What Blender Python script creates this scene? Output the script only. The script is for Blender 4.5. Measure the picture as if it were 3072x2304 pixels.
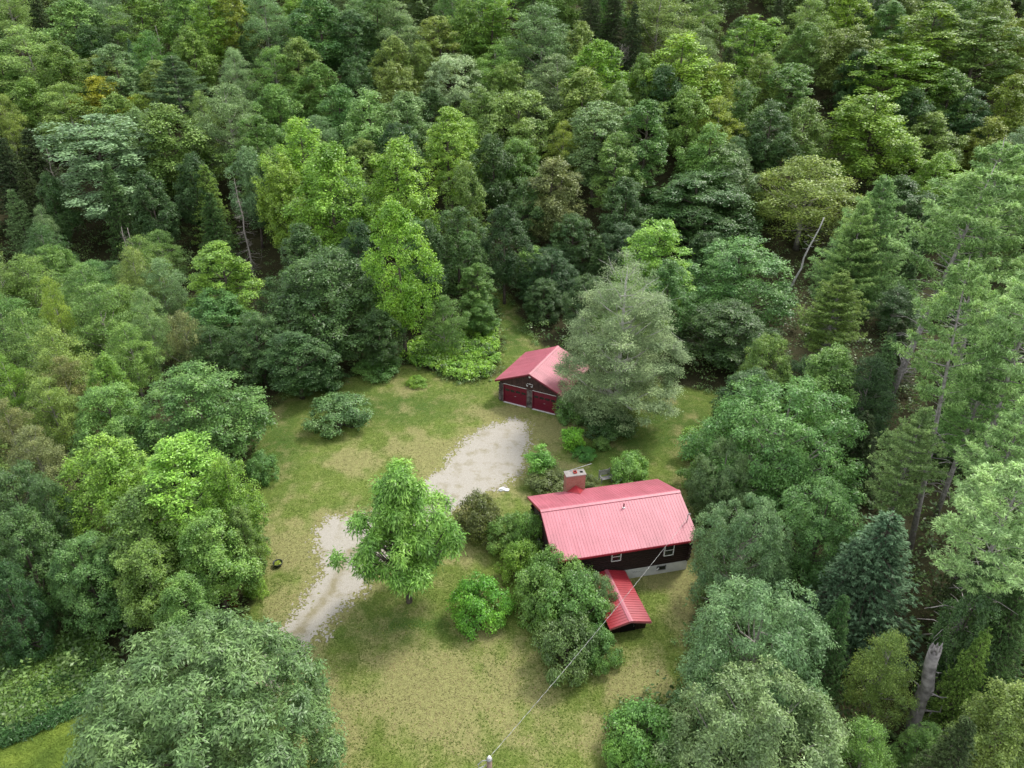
import bpy, math, random
import numpy as np
from mathutils import Matrix, Vector

# ------------------------------------------------------------------ camera, sky, sun, exposure
for o in list(bpy.data.objects): bpy.data.objects.remove(o)
SC = bpy.context.scene
COL = SC.collection
PITCH, ROLL, HCAM, FOC = 0.49677, 0.009733, 38.547, 2126.0
cam_d = bpy.data.cameras.new('camera'); cam_d.sensor_width = 36; cam_d.lens = 36*FOC/3072
cam_d.clip_end = 2000; cam_d.clip_start = 0.5
cam = bpy.data.objects.new('camera', cam_d); COL.objects.link(cam)
cam.matrix_world = Matrix.Translation((0, 0, HCAM)) @ Matrix.Rotation(math.pi/2-PITCH, 4, 'X') @ Matrix.Rotation(ROLL, 4, 'Z')
SC.camera = cam
SUN_EL, SUN_AZ = math.radians(54), math.radians(48)      # azimuth from +Y towards +X
w = bpy.data.worlds.new('World'); SC.world = w; w.use_nodes = True
nt = w.node_tree; nt.nodes.clear()
out = nt.nodes.new('ShaderNodeOutputWorld'); bg = nt.nodes.new('ShaderNodeBackground')
sky = nt.nodes.new('ShaderNodeTexSky'); sky.sky_type = 'NISHITA'; sky.sun_disc = False
sky.sun_elevation = SUN_EL; sky.sun_rotation = SUN_AZ; sky.dust_density = 3.0; sky.air_density = 1.0
hs = nt.nodes.new('ShaderNodeHueSaturation'); hs.inputs['Saturation'].default_value = 0.35
mx = nt.nodes.new('ShaderNodeMix'); mx.data_type = 'RGBA'
mx.inputs['Factor'].default_value = 0.55; mx.inputs['B'].default_value = (7.4, 7.7, 8.0, 1)   # cloud deck
nt.links.new(sky.outputs['Color'], hs.inputs['Color']); nt.links.new(hs.outputs['Color'], mx.inputs['A'])
nt.links.new(mx.outputs['Result'], bg.inputs['Color']); nt.links.new(bg.outputs['Background'], out.inputs['Surface'])
bg.inputs['Strength'].default_value = 0.115
sd = bpy.data.lights.new('sun', 'SUN'); sd.energy = 1.5; sd.angle = math.radians(11); sd.color = (1, .96, .88)
sun = bpy.data.objects.new('sun', sd); COL.objects.link(sun)
dv = Vector((math.sin(SUN_AZ)*math.cos(SUN_EL), math.cos(SUN_AZ)*math.cos(SUN_EL), math.sin(SUN_EL)))
sun.rotation_euler = dv.to_track_quat('Z', 'Y').to_euler(); sun.location = dv*120
VS = SC.view_settings
VS.view_transform = 'Standard'; VS.look = 'None'; VS.exposure = 1.05; VS.gamma = 1; VS.use_curve_mapping = False
SC.cycles.max_bounces = 6; SC.cycles.diffuse_bounces = 3; SC.cycles.transmission_bounces = 3; SC.cycles.glossy_bounces = 2

# ------------------------------------------------------------------ photo geometry helpers (D = 2212 px wide picture coordinates)
def sight(u, v):
    x, y = u/.72-1536, v/.72-1152
    c, s = math.cos(ROLL), math.sin(ROLL)
    X, Y = c*x+s*y, -s*x+c*y
    d = np.array([X, FOC*math.cos(PITCH)-Y*math.sin(PITCH), -FOC*math.sin(PITCH)-Y*math.cos(PITCH)])
    return d/np.linalg.norm(d)
CAM = np.array([0, 0, HCAM])
def at_z(u, v, z=0.0):
    d = sight(u, v); t = (z-HCAM)/d[2]; return CAM+t*d
def ss(a, b, x): t = np.clip((x-a)/(b-a), 0, 1); return t*t*(3-2*t)
def terrain(x, y):
    x = np.asarray(x, float); y = np.asarray(y, float)
    s = (y-102-0.03*np.abs(x))/7.0
    sp = np.where(s > 20, s, np.log1p(np.exp(np.clip(s, -30, 20))))*7.0
    z = 0.40*sp
    z = np.where(z > 70, 70+(z-70)*.45, z)
    amp = ss(0, 6, z)
    z = z + amp*(1.1*np.sin(x*.09+y*.04)+.8*np.sin(x*.05-y*.11+2))
    far = ss(60, 140, np.abs(x))
    return z + far*3.5*np.sin(x*.02+y*.03) * ss(20, 60, y)
def solve_base(u, v, hc):
    d = sight(u, v); lo, hi = 5.0, 400.0
    t = lo
    while t < hi:
        P = CAM+d*t
        if P[2] <= float(terrain(P[0], P[1]))+hc: break
        t += .5
    return P, t

# ------------------------------------------------------------------ tags and materials
def tag(o, label=None, cat=None, group=None, kind=None):
    if label: o['label'] = label
    if cat: o['category'] = cat
    if group: o['group'] = group
    if kind: o['kind'] = kind
    return o
def empty(name, loc, rz=0, **k):
    o = bpy.data.objects.new(name, None); COL.objects.link(o); o.location = loc; o.rotation_euler = (0, 0, rz)
    o.empty_display_size = .3
    return tag(o, **k)
def mat(name, col, rough=.8, spec=.3, var=0, vscale=4, bump=0, bscale=20, col2=None, metal=0, ior=None, coord='Object'):
    m = bpy.data.materials.new(name); m.use_nodes = True; n = m.node_tree.nodes; L = m.node_tree.links
    b = n['Principled BSDF']; b.inputs['Base Color'].default_value = (*col, 1)
    b.inputs['Roughness'].default_value = rough; b.inputs['Specular IOR Level'].default_value = spec; b.inputs['Metallic'].default_value = metal
    if ior: b.inputs['IOR'].default_value = ior
    tc = n.new('ShaderNodeTexCoord')
    if var or col2:
        no = n.new('ShaderNodeTexNoise'); no.inputs['Scale'].default_value = vscale; no.inputs['Detail'].default_value = 6
        L.new(tc.outputs[coord], no.inputs['Vector'])
        r = n.new('ShaderNodeValToRGB'); c2 = col2 or tuple(c*(1-var) for c in col)
        r.color_ramp.elements[0].position = .35; r.color_ramp.elements[1].position = .65
        r.color_ramp.elements[0].color = (*c2, 1); r.color_ramp.elements[1].color = (*col, 1)
        L.new(no.outputs['Fac'], r.inputs['Fac']); L.new(r.outputs['Color'], b.inputs['Base Color'])
    if bump:
        no = n.new('ShaderNodeTexNoise'); no.inputs['Scale'].default_value = bscale; no.inputs['Detail'].default_value = 5
        L.new(tc.outputs[coord], no.inputs['Vector'])
        bp = n.new('ShaderNodeBump'); bp.inputs['Strength'].default_value = bump; bp.inputs['Distance'].default_value = .03
        L.new(no.outputs['Fac'], bp.inputs['Height']); L.new(bp.outputs['Normal'], b.inputs['Normal'])
    return m
def leaf_mat(name, rough=.5, trans=.42, gloss=.35, lo=.62, hi=2.0):
    m = bpy.data.materials.new(name); m.use_nodes = True; N = m.node_tree.nodes; L = m.node_tree.links
    b = N['Principled BSDF']; o = N['Material Output']
    oi = N.new('ShaderNodeObjectInfo'); ge = N.new('ShaderNodeNewGeometry')
    tc = N.new('ShaderNodeTexCoord'); no = N.new('ShaderNodeTexNoise'); no.inputs['Scale'].default_value = .55; no.inputs['Detail'].default_value = 3
    L.new(tc.outputs['Object'], no.inputs['Vector'])
    # per leaf hue / value change
    h = N.new('ShaderNodeHueSaturation'); L.new(oi.outputs['Color'], h.inputs['Color'])
    mr = N.new('ShaderNodeMapRange'); mr.inputs['To Min'].default_value = lo; mr.inputs['To Max'].default_value = hi
    L.new(ge.outputs['Random Per Island'], mr.inputs['Value'])
    mr2 = N.new('ShaderNodeMapRange'); mr2.inputs['From Min'].default_value = .3; mr2.inputs['From Max'].default_value = .7
    mr2.inputs['To Min'].default_value = .72; mr2.inputs['To Max'].default_value = 1.25
    L.new(no.outputs['Fac'], mr2.inputs['Value'])
    mu = N.new('ShaderNodeMath'); mu.operation = 'MULTIPLY'; L.new(mr.outputs[0], mu.inputs[0]); L.new(mr2.outputs[0], mu.inputs[1])
    L.new(mu.outputs[0], h.inputs['Value'])
    mr3 = N.new('ShaderNodeMapRange'); mr3.inputs['From Min'].default_value = .3; mr3.inputs['From Max'].default_value = .7
    mr3.inputs['To Min'].default_value = .512; mr3.inputs['To Max'].default_value = .486
    L.new(no.outputs['Fac'], mr3.inputs['Value']); L.new(mr3.outputs[0], h.inputs['Hue'])
    L.new(h.outputs['Color'], b.inputs['Base Color'])
    b.inputs['Roughness'].default_value = rough; b.inputs['Specular IOR Level'].default_value = gloss
    tr = N.new('ShaderNodeBsdfTranslucent'); h2 = N.new('ShaderNodeHueSaturation'); h2.inputs['Value'].default_value = 1.15; h2.inputs['Saturation'].default_value = 1.1; h2.inputs['Hue'].default_value = .485
    L.new(h.outputs['Color'], h2.inputs['Color']); L.new(h2.outputs['Color'], tr.inputs['Color'])
    ms = N.new('ShaderNodeMixShader'); ms.inputs['Fac'].default_value = trans
    L.new(b.outputs[0], ms.inputs[1]); L.new(tr.outputs[0], ms.inputs[2]); L.new(ms.outputs[0], o.inputs['Surface'])
    return m
LEAF = leaf_mat('leaf', .42, .30, .5); NEEDLE = leaf_mat('needle', .6, .28, .3)
GRASSM = leaf_mat('grass_blade', .7, .35, .15, .95, 1.45)
BARK = mat('bark', (.16, .13, .11), .9, .2, .5, 3, .6, 9)
PALEBARK = mat('pale_bark', (.42, .38, .35), .9, .2, .45, 2.5, .5, 8)
PINEBARK = mat('pine_bark', (.44, .40, .385), .95, .1, .5, 3.5, .8, 7)
DEADBARK = mat('dead_bark', (.36, .32, .29), .95, .1, .4, 3, .4, 9)
def roof_mat(name, sc_):
    m = mat(name, (.46, .105, .15), .5, .5, ior=1.75); n = m.node_tree.nodes; L = m.node_tree.links; b = n['Principled BSDF']
    tc = n.new('ShaderNodeTexCoord'); mp = n.new('ShaderNodeMapping'); mp.inputs['Scale'].default_value = sc_; L.new(tc.outputs['Object'], mp.inputs['Vector'])
    def nz(v, s_, st):
        q = n.new('ShaderNodeTexNoise'); q.inputs['Scale'].default_value = s_; q.inputs['Detail'].default_value = 7; L.new(v, q.inputs['Vector'])
        r = n.new('ShaderNodeValToRGB'); L.new(q.outputs['Fac'], r.inputs['Fac'])
        r.color_ramp.elements[0].position, r.color_ramp.elements[1].position = .3, .7; r.color_ramp.elements[0].color = (*st[0], 1); r.color_ramp.elements[1].color = (*st[1], 1); return r.outputs['Color']
    a = nz(mp.outputs[0], 1.0, ((.44, .102, .142), (.52, .145, .192))); c = nz(tc.outputs['Object'], .45, ((.80, .78, .78), (1.08, 1.08, 1.08))); d = nz(tc.outputs['Object'], 9, ((.88, .88, .88), (1.06, 1.06, 1.06)))
    for k in (c, d):
        x = n.new('ShaderNodeMix'); x.data_type = 'RGBA'; x.blend_type = 'MULTIPLY'; x.inputs['Factor'].default_value = 1; L.new(a, x.inputs['A']); L.new(k, x.inputs['B']); a = x.outputs['Result']
    L.new(a, b.inputs['Base Color']); return m
ROOF = roof_mat('roof_paint', (5, .45, .45)); ROOF2 = roof_mat('garage_roof_paint', (.45, 5, .45))
PORCHROOF = mat('porch_roof_paint', (.38, .03, .045), .3, .5, .15, 1.2, ior=1.9)
LOG = mat('dark_log', (.028, .013, .011), .6, .35, .4, 5, .3, 12)
LOGGREY = mat('weathered_log', (.17, .145, .135), .85, .2, col2=(.035, .022, .02), vscale=2.2, bump=.3, bscale=12)
BOARD = mat('brown_board', (.075, .042, .038), .8, .25, .45, 4, .2, 14)
BURG = mat('burgundy_paint', (.14, .007, .026), .4, .4, .15, 3)
WHITE = mat('white_paint', (.75, .75, .74), .5, .4, .12, 5)
CONC = mat('concrete', (.60, .59, .59), .9, .2, .18, 1.6, .2, 8)
GLASS = mat('window_glass', (.015, .018, .02), .06, .6)
BRICK = bpy.data.materials.new('brick'); BRICK.use_nodes = True
n = BRICK.node_tree.nodes; L = BRICK.node_tree.links
bt = n.new('ShaderNodeTexBrick'); tc = n.new('ShaderNodeTexCoord'); mp = n.new('ShaderNodeMapping'); mp.inputs['Rotation'].default_value = (math.pi/2, 0, 0)
L.new(tc.outputs['Object'], mp.inputs['Vector']); L.new(mp.outputs[0], bt.inputs['Vector'])
bt.inputs['Scale'].default_value = 1; bt.inputs['Brick Width'].default_value = .22; bt.inputs['Row Height'].default_value = .075; bt.inputs['Mortar Size'].default_value = .009
bt.inputs['Color1'].default_value = (.25, .075, .045, 1); bt.inputs['Color2'].default_value = (.32, .13, .085, 1); bt.inputs['Mortar'].default_value = (.32, .24, .21, 1)
L.new(bt.outputs['Color'], n['Principled BSDF'].inputs['Base Color']); n['Principled BSDF'].inputs['Roughness'].default_value = .9
FLUE = mat('clay_flue', (.42, .07, .06), .8, .2, .2, 8)
DARK = mat('dark_inside', (.012, .010, .009), .95, .1)
STEEL = mat('galvanised_steel', (.45, .45, .46), .45, .5, .2, 6, metal=.4)
WIREM = mat('wire_cover', (.46, .46, .44), .5, .4, col2=(.20, .20, .20), vscale=1.8)
GREYWOOD = mat('grey_wood', (.30, .29, .29), .9, .2, .4, 6, .3, 18)
POLEM = mat('pole_wood', (.26, .19, .15), .9, .2, .4, 3, .4, 14)
STONE = mat('pale_stone', (.72, .73, .74), .85, .2, .2, 4, .3, 10)
BLACKM = mat('black_metal', (.03, .032, .035), .4, .5, .2, 8)
REDCLOTH = mat('dark_red_cloth', (.22, .012, .02), .8, .2, .3, 5)
TERRA = mat('rust_leaves', (.16, .05, .03), .9, .2, .4, 5)
GRAFF = mat('pencil_mark', (.22, .22, .23), .9, .1)
RAWWOOD = mat('raw_wood', (.55, .36, .24), .9, .1, .4, 12, .3, 16)

# ------------------------------------------------------------------ mesh helpers
def mesh_obj(name, V, F, material, parent=None, smooth=False):
    """V (n,3); F either (m,4)/(m,3) int array or list of tuples"""
    me = bpy.data.meshes.new(name)
    V = np.asarray(V, np.float32)
    if isinstance(F, np.ndarray):
        k = F.shape[1]; me.vertices.add(len(V)); me.vertices.foreach_set('co', V.ravel())
        me.loops.add(F.size); me.loops.foreach_set('vertex_index', F.astype(np.int32).ravel())
        me.polygons.add(len(F)); me.polygons.foreach_set('loop_start', np.arange(0, F.size, k, dtype=np.int32))
        me.polygons.foreach_set('loop_total', np.full(len(F), k, np.int32))
        me.update(calc_edges=True)
    else:
        me.from_pydata([tuple(map(float, v)) for v in V], [], [tuple(int(i) for i in f) for f in F]); me.update()
    if smooth: me.polygons.foreach_set('use_smooth', [True]*len(me.polygons))
    me.materials.append(material)
    o = bpy.data.objects.new(name, me); COL.objects.link(o)
    if parent: o.parent = parent
    return o
class MB:
    def __init__(s): s.v = []; s.f = []
    def add(s, V, F):
        k = len(s.v); s.v += [tuple(float(c) for c in v) for v in V]; s.f += [tuple(k+i for i in f) for f in F]; return s
    def box(s, x0, x1, y0, y1, z0, z1):
        V = [(x0, y0, z0), (x1, y0, z0), (x1, y1, z0), (x0, y1, z0), (x0, y0, z1), (x1, y0, z1), (x1, y1, z1), (x0, y1, z1)]
        return s.add(V, [(0, 3, 2, 1), (4, 5, 6, 7), (0, 1, 5, 4), (1, 2, 6, 5), (2, 3, 7, 6), (3, 0, 4, 7)])
    def bar(s, a, b, w_, h_, up=(0, 0, 1)):
        a, b = Vector(a), Vector(b); d = (b-a).normalized(); x = d.cross(Vector(up))
        x = x.normalized() if x.length > 1e-5 else Vector((1, 0, 0)); u = x.cross(d)
        V = [p+x*(sx*w_/2)+u*(sy*h_/2) for p in (a, b) for sx, sy in ((-1, -1), (1, -1), (1, 1), (-1, 1))]
        return s.add(V, [(0, 1, 2, 3), (7, 6, 5, 4), (0, 4, 5, 1), (1, 5, 6, 2), (2, 6, 7, 3), (3, 7, 4, 0)])
    def tube(s, pts, rad, n=8, cap=True):
        pts = [Vector(p) for p in pts]; rad = [rad]*len(pts) if np.isscalar(rad) else rad; V = []; F = []
        for i, p in enumerate(pts):
            d = (pts[min(i+1, len(pts)-1)]-pts[max(i-1, 0)]).normalized()
            x = d.cross(Vector((0, 0, 1))) if abs(d.z) < .95 else d.cross(Vector((1, 0, 0))); x.normalize(); y = d.cross(x)
            for k in range(n):
                a = 2*math.pi*k/n; V.append(p+(x*math.cos(a)+y*math.sin(a))*rad[i])
        for i in range(len(pts)-1):
            for k in range(n): F.append((i*n+k, i*n+(k+1) % n, (i+1)*n+(k+1) % n, (i+1)*n+k))
        if cap: F += [tuple(range(n))[::-1], tuple(range((len(pts)-1)*n, len(pts)*n))]
        return s.add(V, F)
    def build(s, name, material, parent=None, smooth=False): return mesh_obj(name, s.v, s.f, material, parent, smooth)
def nrm(a): return a/np.maximum(np.linalg.norm(a, axis=-1, keepdims=True), 1e-9)
def leaf_quads(C, Nn, l, w_, rng, T=None, fold=.15):
    n_ = len(C)
    if T is None: T = rng.normal(size=(n_, 3))
    T = nrm(T-Nn*(T*Nn).sum(1, keepdims=True)); B = np.cross(Nn, T)
    ln = (l*rng.uniform(.7, 1.3, n_))[:, None]/2; wd = (w_*rng.uniform(.75, 1.25, n_))[:, None]/2
    V = np.stack([C-T*ln, C+B*wd-Nn*wd*fold*2, C+T*ln-Nn*ln*.25, C-B*wd-Nn*wd*fold*2], 1).reshape(-1, 3)
    return V
def quads(n_): return np.arange(n_*4, dtype=np.int32).reshape(-1, 4)

# ------------------------------------------------------------------ vegetation prototypes
PROT = {}
def crown_clumps(rng, R, z0, z1, prof, nc, lob=.22, inner=.35):
    """clump centres spread through an uneven crown envelope"""
    ts = np.sort(rng.uniform(0, 1, nc*6)); wts = np.array([prof(t)+.08 for t in ts]); wts /= wts.sum()
    t = rng.choice(ts, nc, p=wts); ang = np.arange(nc)*2.39996+rng.normal(0, .35, nc)
    ph = rng.uniform(0, 6.28, 5)
    lobe = 1+lob*(np.sin(2*ang+ph[0]+3*t)+.7*np.sin(3*ang+ph[1]-5*t)+.6*np.sin(5*ang+ph[2]+9*t))/1.6
    rad = np.array([prof(a) for a in t])*R*lobe*np.where(rng.random(nc) < inner, rng.uniform(.2, .7, nc), rng.uniform(.78, 1.0, nc))
    C = np.stack([rad*np.cos(ang), rad*np.sin(ang), z0+(z1-z0)*t], 1)
    return C, t
def foliage(rng, C, rc, ntw, nlf, l, w_, flat=.7, upn=.7, outn=.5, tuft=.22, rnd=.45, droop=0, keep=1.0, core=None):
    """two-level foliage: clump -> twig tufts -> leaves"""
    nc = len(C); rc = rc*rng.uniform(.65, 1.3, nc)
    cen = core if core is not None else np.array([0, 0, C[:, 2].mean()*.8])
    outw = nrm(C-cen)
    D = rng.normal(size=(nc, ntw, 3))+outw[:, None, :]*.75+np.array([0, 0, .6]); D = nrm(D)
    rr = rng.uniform(.6, 1.08, (nc, ntw, 1))
    P = C[:, None, :]+D*rr*rc[:, None, None]*np.array([1, 1, flat])
    P = P.reshape(-1, 3); D = D.reshape(-1, 3)
    if keep < 1: k = rng.random(len(P)) < keep; P, D = P[k], D[k]
    n_ = len(P)
    Q = P[:, None, :]+rng.normal(size=(n_, nlf, 3))*tuft*np.array([1, 1, .6]); Q[:, :, 2] -= droop*np.abs(rng.normal(size=(n_, nlf)))*tuft
    Nn = nrm(D[:, None, :]*outn*1.25+np.array([0, 0, upn])+rng.normal(size=(n_, nlf, 3))*rnd*.85)
    T = (Q-P[:, None, :])+D[:, None, :]*.1
    return leaf_quads(Q.reshape(-1, 3), Nn.reshape(-1, 3), l, w_, rng, T.reshape(-1, 3)+rng.normal(size=(n_*nlf, 3))*.05)
def trunk_tree(rng, h, r0, C, zfork, nlimb=22, lean=0, n=7):
    m = MB(); x = y = 0; pts = []; rads = []
    hh = h*.93; steps = 9; bx, by = rng.normal(0, .012*h, 2)
    for i in range(steps+1):
        t = i/steps; pts.append((bx*math.sin(t*3)+lean*t*t, by*math.sin(t*2.4), hh*t-.3*(i == 0))); rads.append(r0*((1-t)**.8*.9+.06)*(1.35 if i == 0 else 1))
    m.tube(pts, rads, n)
    P = np.array(pts)
    idx = rng.choice(len(C), min(nlimb, len(C)), replace=False)
    for i in idx:
        c = C[i]; d = math.hypot(c[0], c[1]); zs = max(zfork*.8, c[2]-d*rng.uniform(.5, 1.0)-.3); zs = min(zs, hh*.9)
        k = zs/hh*steps; j = int(min(k, steps-1)); a = P[j]+(P[j+1]-P[j])*(k-j)
        mid = (a+c)/2+np.array([0, 0, -.12*d])+rng.normal(0, .12, 3)
        rs = r0*(1-zs/h)**.8*.45+.02
        m.tube([a, mid, c], [rs, rs*.6, .015], 5, False)
    return m
def register(kind, trunk, V, h, R, tm, lm):
    PROT.setdefault(kind, []).append(dict(trunk=trunk, V=V, h=h, R=R, tm=tm, lm=lm, root=None))
def p_oval(t): return (math.sin(math.pi*min(1, .12+t*.86))**.62)*(1-.28*t)
def p_dome(t): return math.sqrt(max(0, 1-(t*.97)**2.2))*(.82+.18*min(1, t*5))
def p_tall(t): return (math.sin(math.pi*min(1, .1+t*.88))**.55)
def p_cone(t): return (1-t)**.85+.04
def p_egg(t): return (math.sin(math.pi*min(1, .22+t*.76))**.8)
S = 11
for i in range(4):      # maple-like, layered tufts
    rng = np.random.default_rng(S+i); C, t = crown_clumps(rng, 3.9, 4.2, 15.4, p_oval, 125, .34)
    register('maple', trunk_tree(rng, 16, .26, C, 4), foliage(rng, C, .78, 30, 9, .23, .14, 1.35, .75, .5, .2, .55), 16, 4.2, BARK, LEAF)
for i in range(3):      # taller, plume-like
    rng = np.random.default_rng(S+20+i); C, t = crown_clumps(rng, 3.2, 4.5, 17.4, p_tall, 125, .38)
    register('ash', trunk_tree(rng, 18, .25, C, 6), foliage(rng, C, .78, 24, 9, .24, .12, .95, .6, .6, .17, .55), 18, 3.6, BARK, LEAF)
for i in range(3):      # broad round
    rng = np.random.default_rng(S+40+i); C, t = crown_clumps(rng, 4.9, 1.6, 10.8, p_dome, 190, .16)
    register('oak', trunk_tree(rng, 11, .3, C, 2.2), foliage(rng, C, .95, 26, 9, .22, .12, .7, .7, .6, .17), 11.4, 5.3, BARK, LEAF)
for i in range(3):      # fine, airy
    rng = np.random.default_rng(S+60+i); C, t = crown_clumps(rng, 3.2, 3.4, 14.6, p_egg, 130, .3)
    register('birch', trunk_tree(rng, 15, .17, C, 4, 34), foliage(rng, C, .8, 34, 8, .15, .10, .95, .45, .4, .2, .8, .5, .85), 15, 3.6, PALEBARK, LEAF)
def conifer(rng, h, R, zc, prof, dz, per, ntuft, nlf, l, w_, rise, tuft, start, r0, twist=.5, deadlow=True):
    m = MB(); m.tube([(0, 0, -.3), (.03*h*.1, 0, h*.35), (0, .02*h*.1, h*.7), (0, 0, h)], [r0*1.15, r0*.85, r0*.45, .02], 8)
    PP = []; DD = []
    z = zc
    while z < h*.985:
        t = (z-zc)/(h-zc); k = max(3, int(per*(1 if t < .8 else .75))); a0 = rng.uniform(0, 6.28)
        for j in range(k):
            a = a0+j*6.283/k+rng.normal(0, .25); Lb = R*prof(t)*rng.uniform(.55, 1.2)+.12; zz = z+rng.normal(0, dz*.25)
            rs = rise*rng.uniform(.5, 1.3); side = np.array([-math.sin(a), math.cos(a), 0]); ax = np.array([math.cos(a), math.sin(a), 0])
            f = lambda s: ax*s*Lb+np.array([0, 0, zz+rs*Lb*s+(.18*Lb*s*s if rise > 0 else -.05*Lb*s*s)])
            m.tube([f(0), f(.5), f(.95)], [.012+.02*Lb/3+.012*R*.3, .015+.01*Lb/3, .008], 4, False)
            n_ = max(2, int(ntuft*(.35+Lb/R)))
            s = start+(1-start)*rng.uniform(0, 1, n_)**.8
            lat = rng.normal(0, 1, n_)*np.minimum(.30*Lb, .14+.26*Lb*s*(1.15-s)*1.6)
            for q in range(n_):
                PP.append(f(s[q])+side*lat[q]+np.array([0, 0, rng.normal(0, .05*tuft*4)])); DD.append(ax*.6+side*np.sign(lat[q])*min(1, abs(lat[q])*1.2)+np.array([0, 0, .25 if rise > 0 else -.05]))
        z += dz*(1-.35*t)
    if deadlow:
        for q in range(16):
            a = rng.uniform(0, 6.28); zz = rng.uniform(zc*.25, zc*1.1); Lb = rng.uniform(.5, R*.6)
            m.tube([(0, 0, zz), (math.cos(a)*Lb*.6, math.sin(a)*Lb*.6, zz+.1*Lb), (math.cos(a)*Lb, math.sin(a)*Lb, zz-.05*Lb)], [.035, .022, .008], 4, False)
    P = np.array(PP); D = nrm(np.array(DD)); n_ = len(P)
    T = nrm(D[:, None, :]+rng.normal(size=(n_, nlf, 3))*twist)
    Q = P[:, None, :]+T*tuft*rng.uniform(.3, 1, (n_, nlf, 1))
    Nn = nrm(np.array([0, 0, 1.0])+rng.normal(size=(n_, nlf, 3))*.6)
    return m, leaf_quads(Q.reshape(-1, 3), Nn.reshape(-1, 3), l, w_, rng, T.reshape(-1, 3), .05)
for i in range(3):      # white pine, open plumes
    rng = np.random.default_rng(S+80+i)
    m, V = conifer(rng, 23, 4.3, 8.6, lambda t: (min(1, .55+t*1.5) if t < .3 else (1-((t-.3)/.72)**1.3)*1.0)+.03, .85, 6, 30, 14, .32, .075, .16, .30, .22, .30, .75)
    register('pine', m, V, 23, 4.6, PINEBARK, NEEDLE)
for i in range(2):
    rng = np.random.default_rng(S+90+i)
    m, V = conifer(rng, 24, 4.0, 13.0, lambda t: (min(1, .6+t*1.6) if t < .25 else (1-((t-.25)/.77)**1.3)*1.0)+.03, 1.0, 4, 34, 14, .32, .08, .16, .34, .38, .28, .75)
    for q in range(26):
        a = rng.uniform(0, 6.28); zz = rng.uniform(5, 13); Lb = rng.uniform(.8, 3.2)
        m.tube([(0, 0, zz), (math.cos(a)*Lb*.6, math.sin(a)*Lb*.6, zz+.12*Lb), (math.cos(a+.1)*Lb, math.sin(a+.1)*Lb, zz+.02*Lb)], [.05, .03, .01], 5, False)
    register('tallpine', m, V, 24, 4.7, PINEBARK, NEEDLE)
for i in range(3):      # fir / spruce
    rng = np.random.default_rng(S+100+i)
    m, V = conifer(rng, 14, 3.2, .9, p_cone, .46, 9, 15, 9, .24, .075, -.12, .16, .12, .17, .55, False)
    register('fir', m, V, 14, 2.8, BARK, NEEDLE)
for i in range(3):      # bushes
    rng = np.random.default_rng(S+120+i); C, t = crown_clumps(rng, 1.75, .15, 2.1, p_dome, 60, .2, .3)
    register('bush', trunk_tree(rng, 1.8, .05, C, .2, 26, n=5), foliage(rng, C, .5, 26, 8, .13, .075, .8, .6, .6, .1), 2.4, 2.1, BARK, LEAF)
for i in range(2):      # saplings
    rng = np.random.default_rng(S+140+i); C, t = crown_clumps(rng, .95, .3, 3.7, p_egg, 42, .3, .3)
    register('sapling', trunk_tree(rng, 3.9, .04, C, .4, 20, n=5), foliage(rng, C, .36, 22, 8, .15, .09, .8, .6, .6, .12), 4, 1.15, PALEBARK, LEAF)
# the very large dome tree at the lower left, leaves in rosettes
rng = np.random.default_rng(7); C, t = crown_clumps(rng, 7.3, 1.8, 12.3, p_dome, 330, .1, .3)
register('bigdome', trunk_tree(rng, 11, .42, C, 2.5, 14), foliage(rng, C, 1.1, 34, 12, .27, .085, .8, .55, .8, .15, .4), 13, 7.9, BARK, LEAF)
rng = np.random.default_rng(8); C, t = crown_clumps(rng, 4.9, 1.2, 9.5, p_dome, 210, .2, .3)
register('neardome', trunk_tree(rng, 9.5, .28, C, 1.8, 40), foliage(rng, C, .85, 30, 10, .21, .075, .8, .55, .7, .14, .5), 10, 5.3, PALEBARK, LEAF)
rng = np.random.default_rng(9); C, t = crown_clumps(rng, 4.9, 1.2, 9.5, p_dome, 210, .24, .3)
register('neardome', trunk_tree(rng, 9.5, .28, C, 1.8, 40), foliage(rng, C, .85, 30, 10, .21, .075, .8, .55, .7, .14, .5), 10, 5.3, PALEBARK, LEAF)
# walnut-like lawn tree: layers of drooping compound leaves
rng = np.random.default_rng(46); C, t = crown_clumps(rng, 3.7, 2.9, 8.6, lambda t: (.75+.25*min(1, t*4) if t < .4 else max(.22, 1-((t-.4)/.45)**.9*.72)), 120, .34, .35)
register('lawntree', trunk_tree(rng, 8.4, .22, C, 2.2, 120), foliage(rng, C, .66, 25, 13, .32, .09, .5, .75, .3, .22, .35, .9), 9, 4.2, BARK, LEAF)
# fine grey-green tree with pale branches showing
rng = np.random.default_rng(33); C, t = crown_clumps(rng, 5.4, 2.0, 17.0, lambda t: (.8+.2*min(1, t*6) if t < .33 else max(0, 1-((t-.33)/.69)**1.25)**.72), 330, .15, .35)
tk = trunk_tree(rng, 17.5, .30, C, 3.0, 60)
top = C[t > .45]
for c in top[rng.choice(len(top), 90)]:
    for q in range(3):
        e = c+rng.normal(0, .45, 3)+nrm(np.array([c[0], c[1], 2.0]))*.6; tk.tube([c-np.array([c[0], c[1], 2])*.22, c, e], [.022, .014, .006], 4, False)
V1 = foliage(rng, C[t < .75], .9, 36, 10, .19, .07, .38, .9, .3, .22, .3, .2, .95); V2 = foliage(rng, C[t >= .75], .85, 20, 9, .15, .055, .6, .8, .3, .22, .4, .1, .75)
register('greytwig', tk, np.concatenate([V1, V2]), 17.8, 5.9, mat('silver_twig', (.60, .57, .54), .9, .2, .3, 3), NEEDLE)
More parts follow.
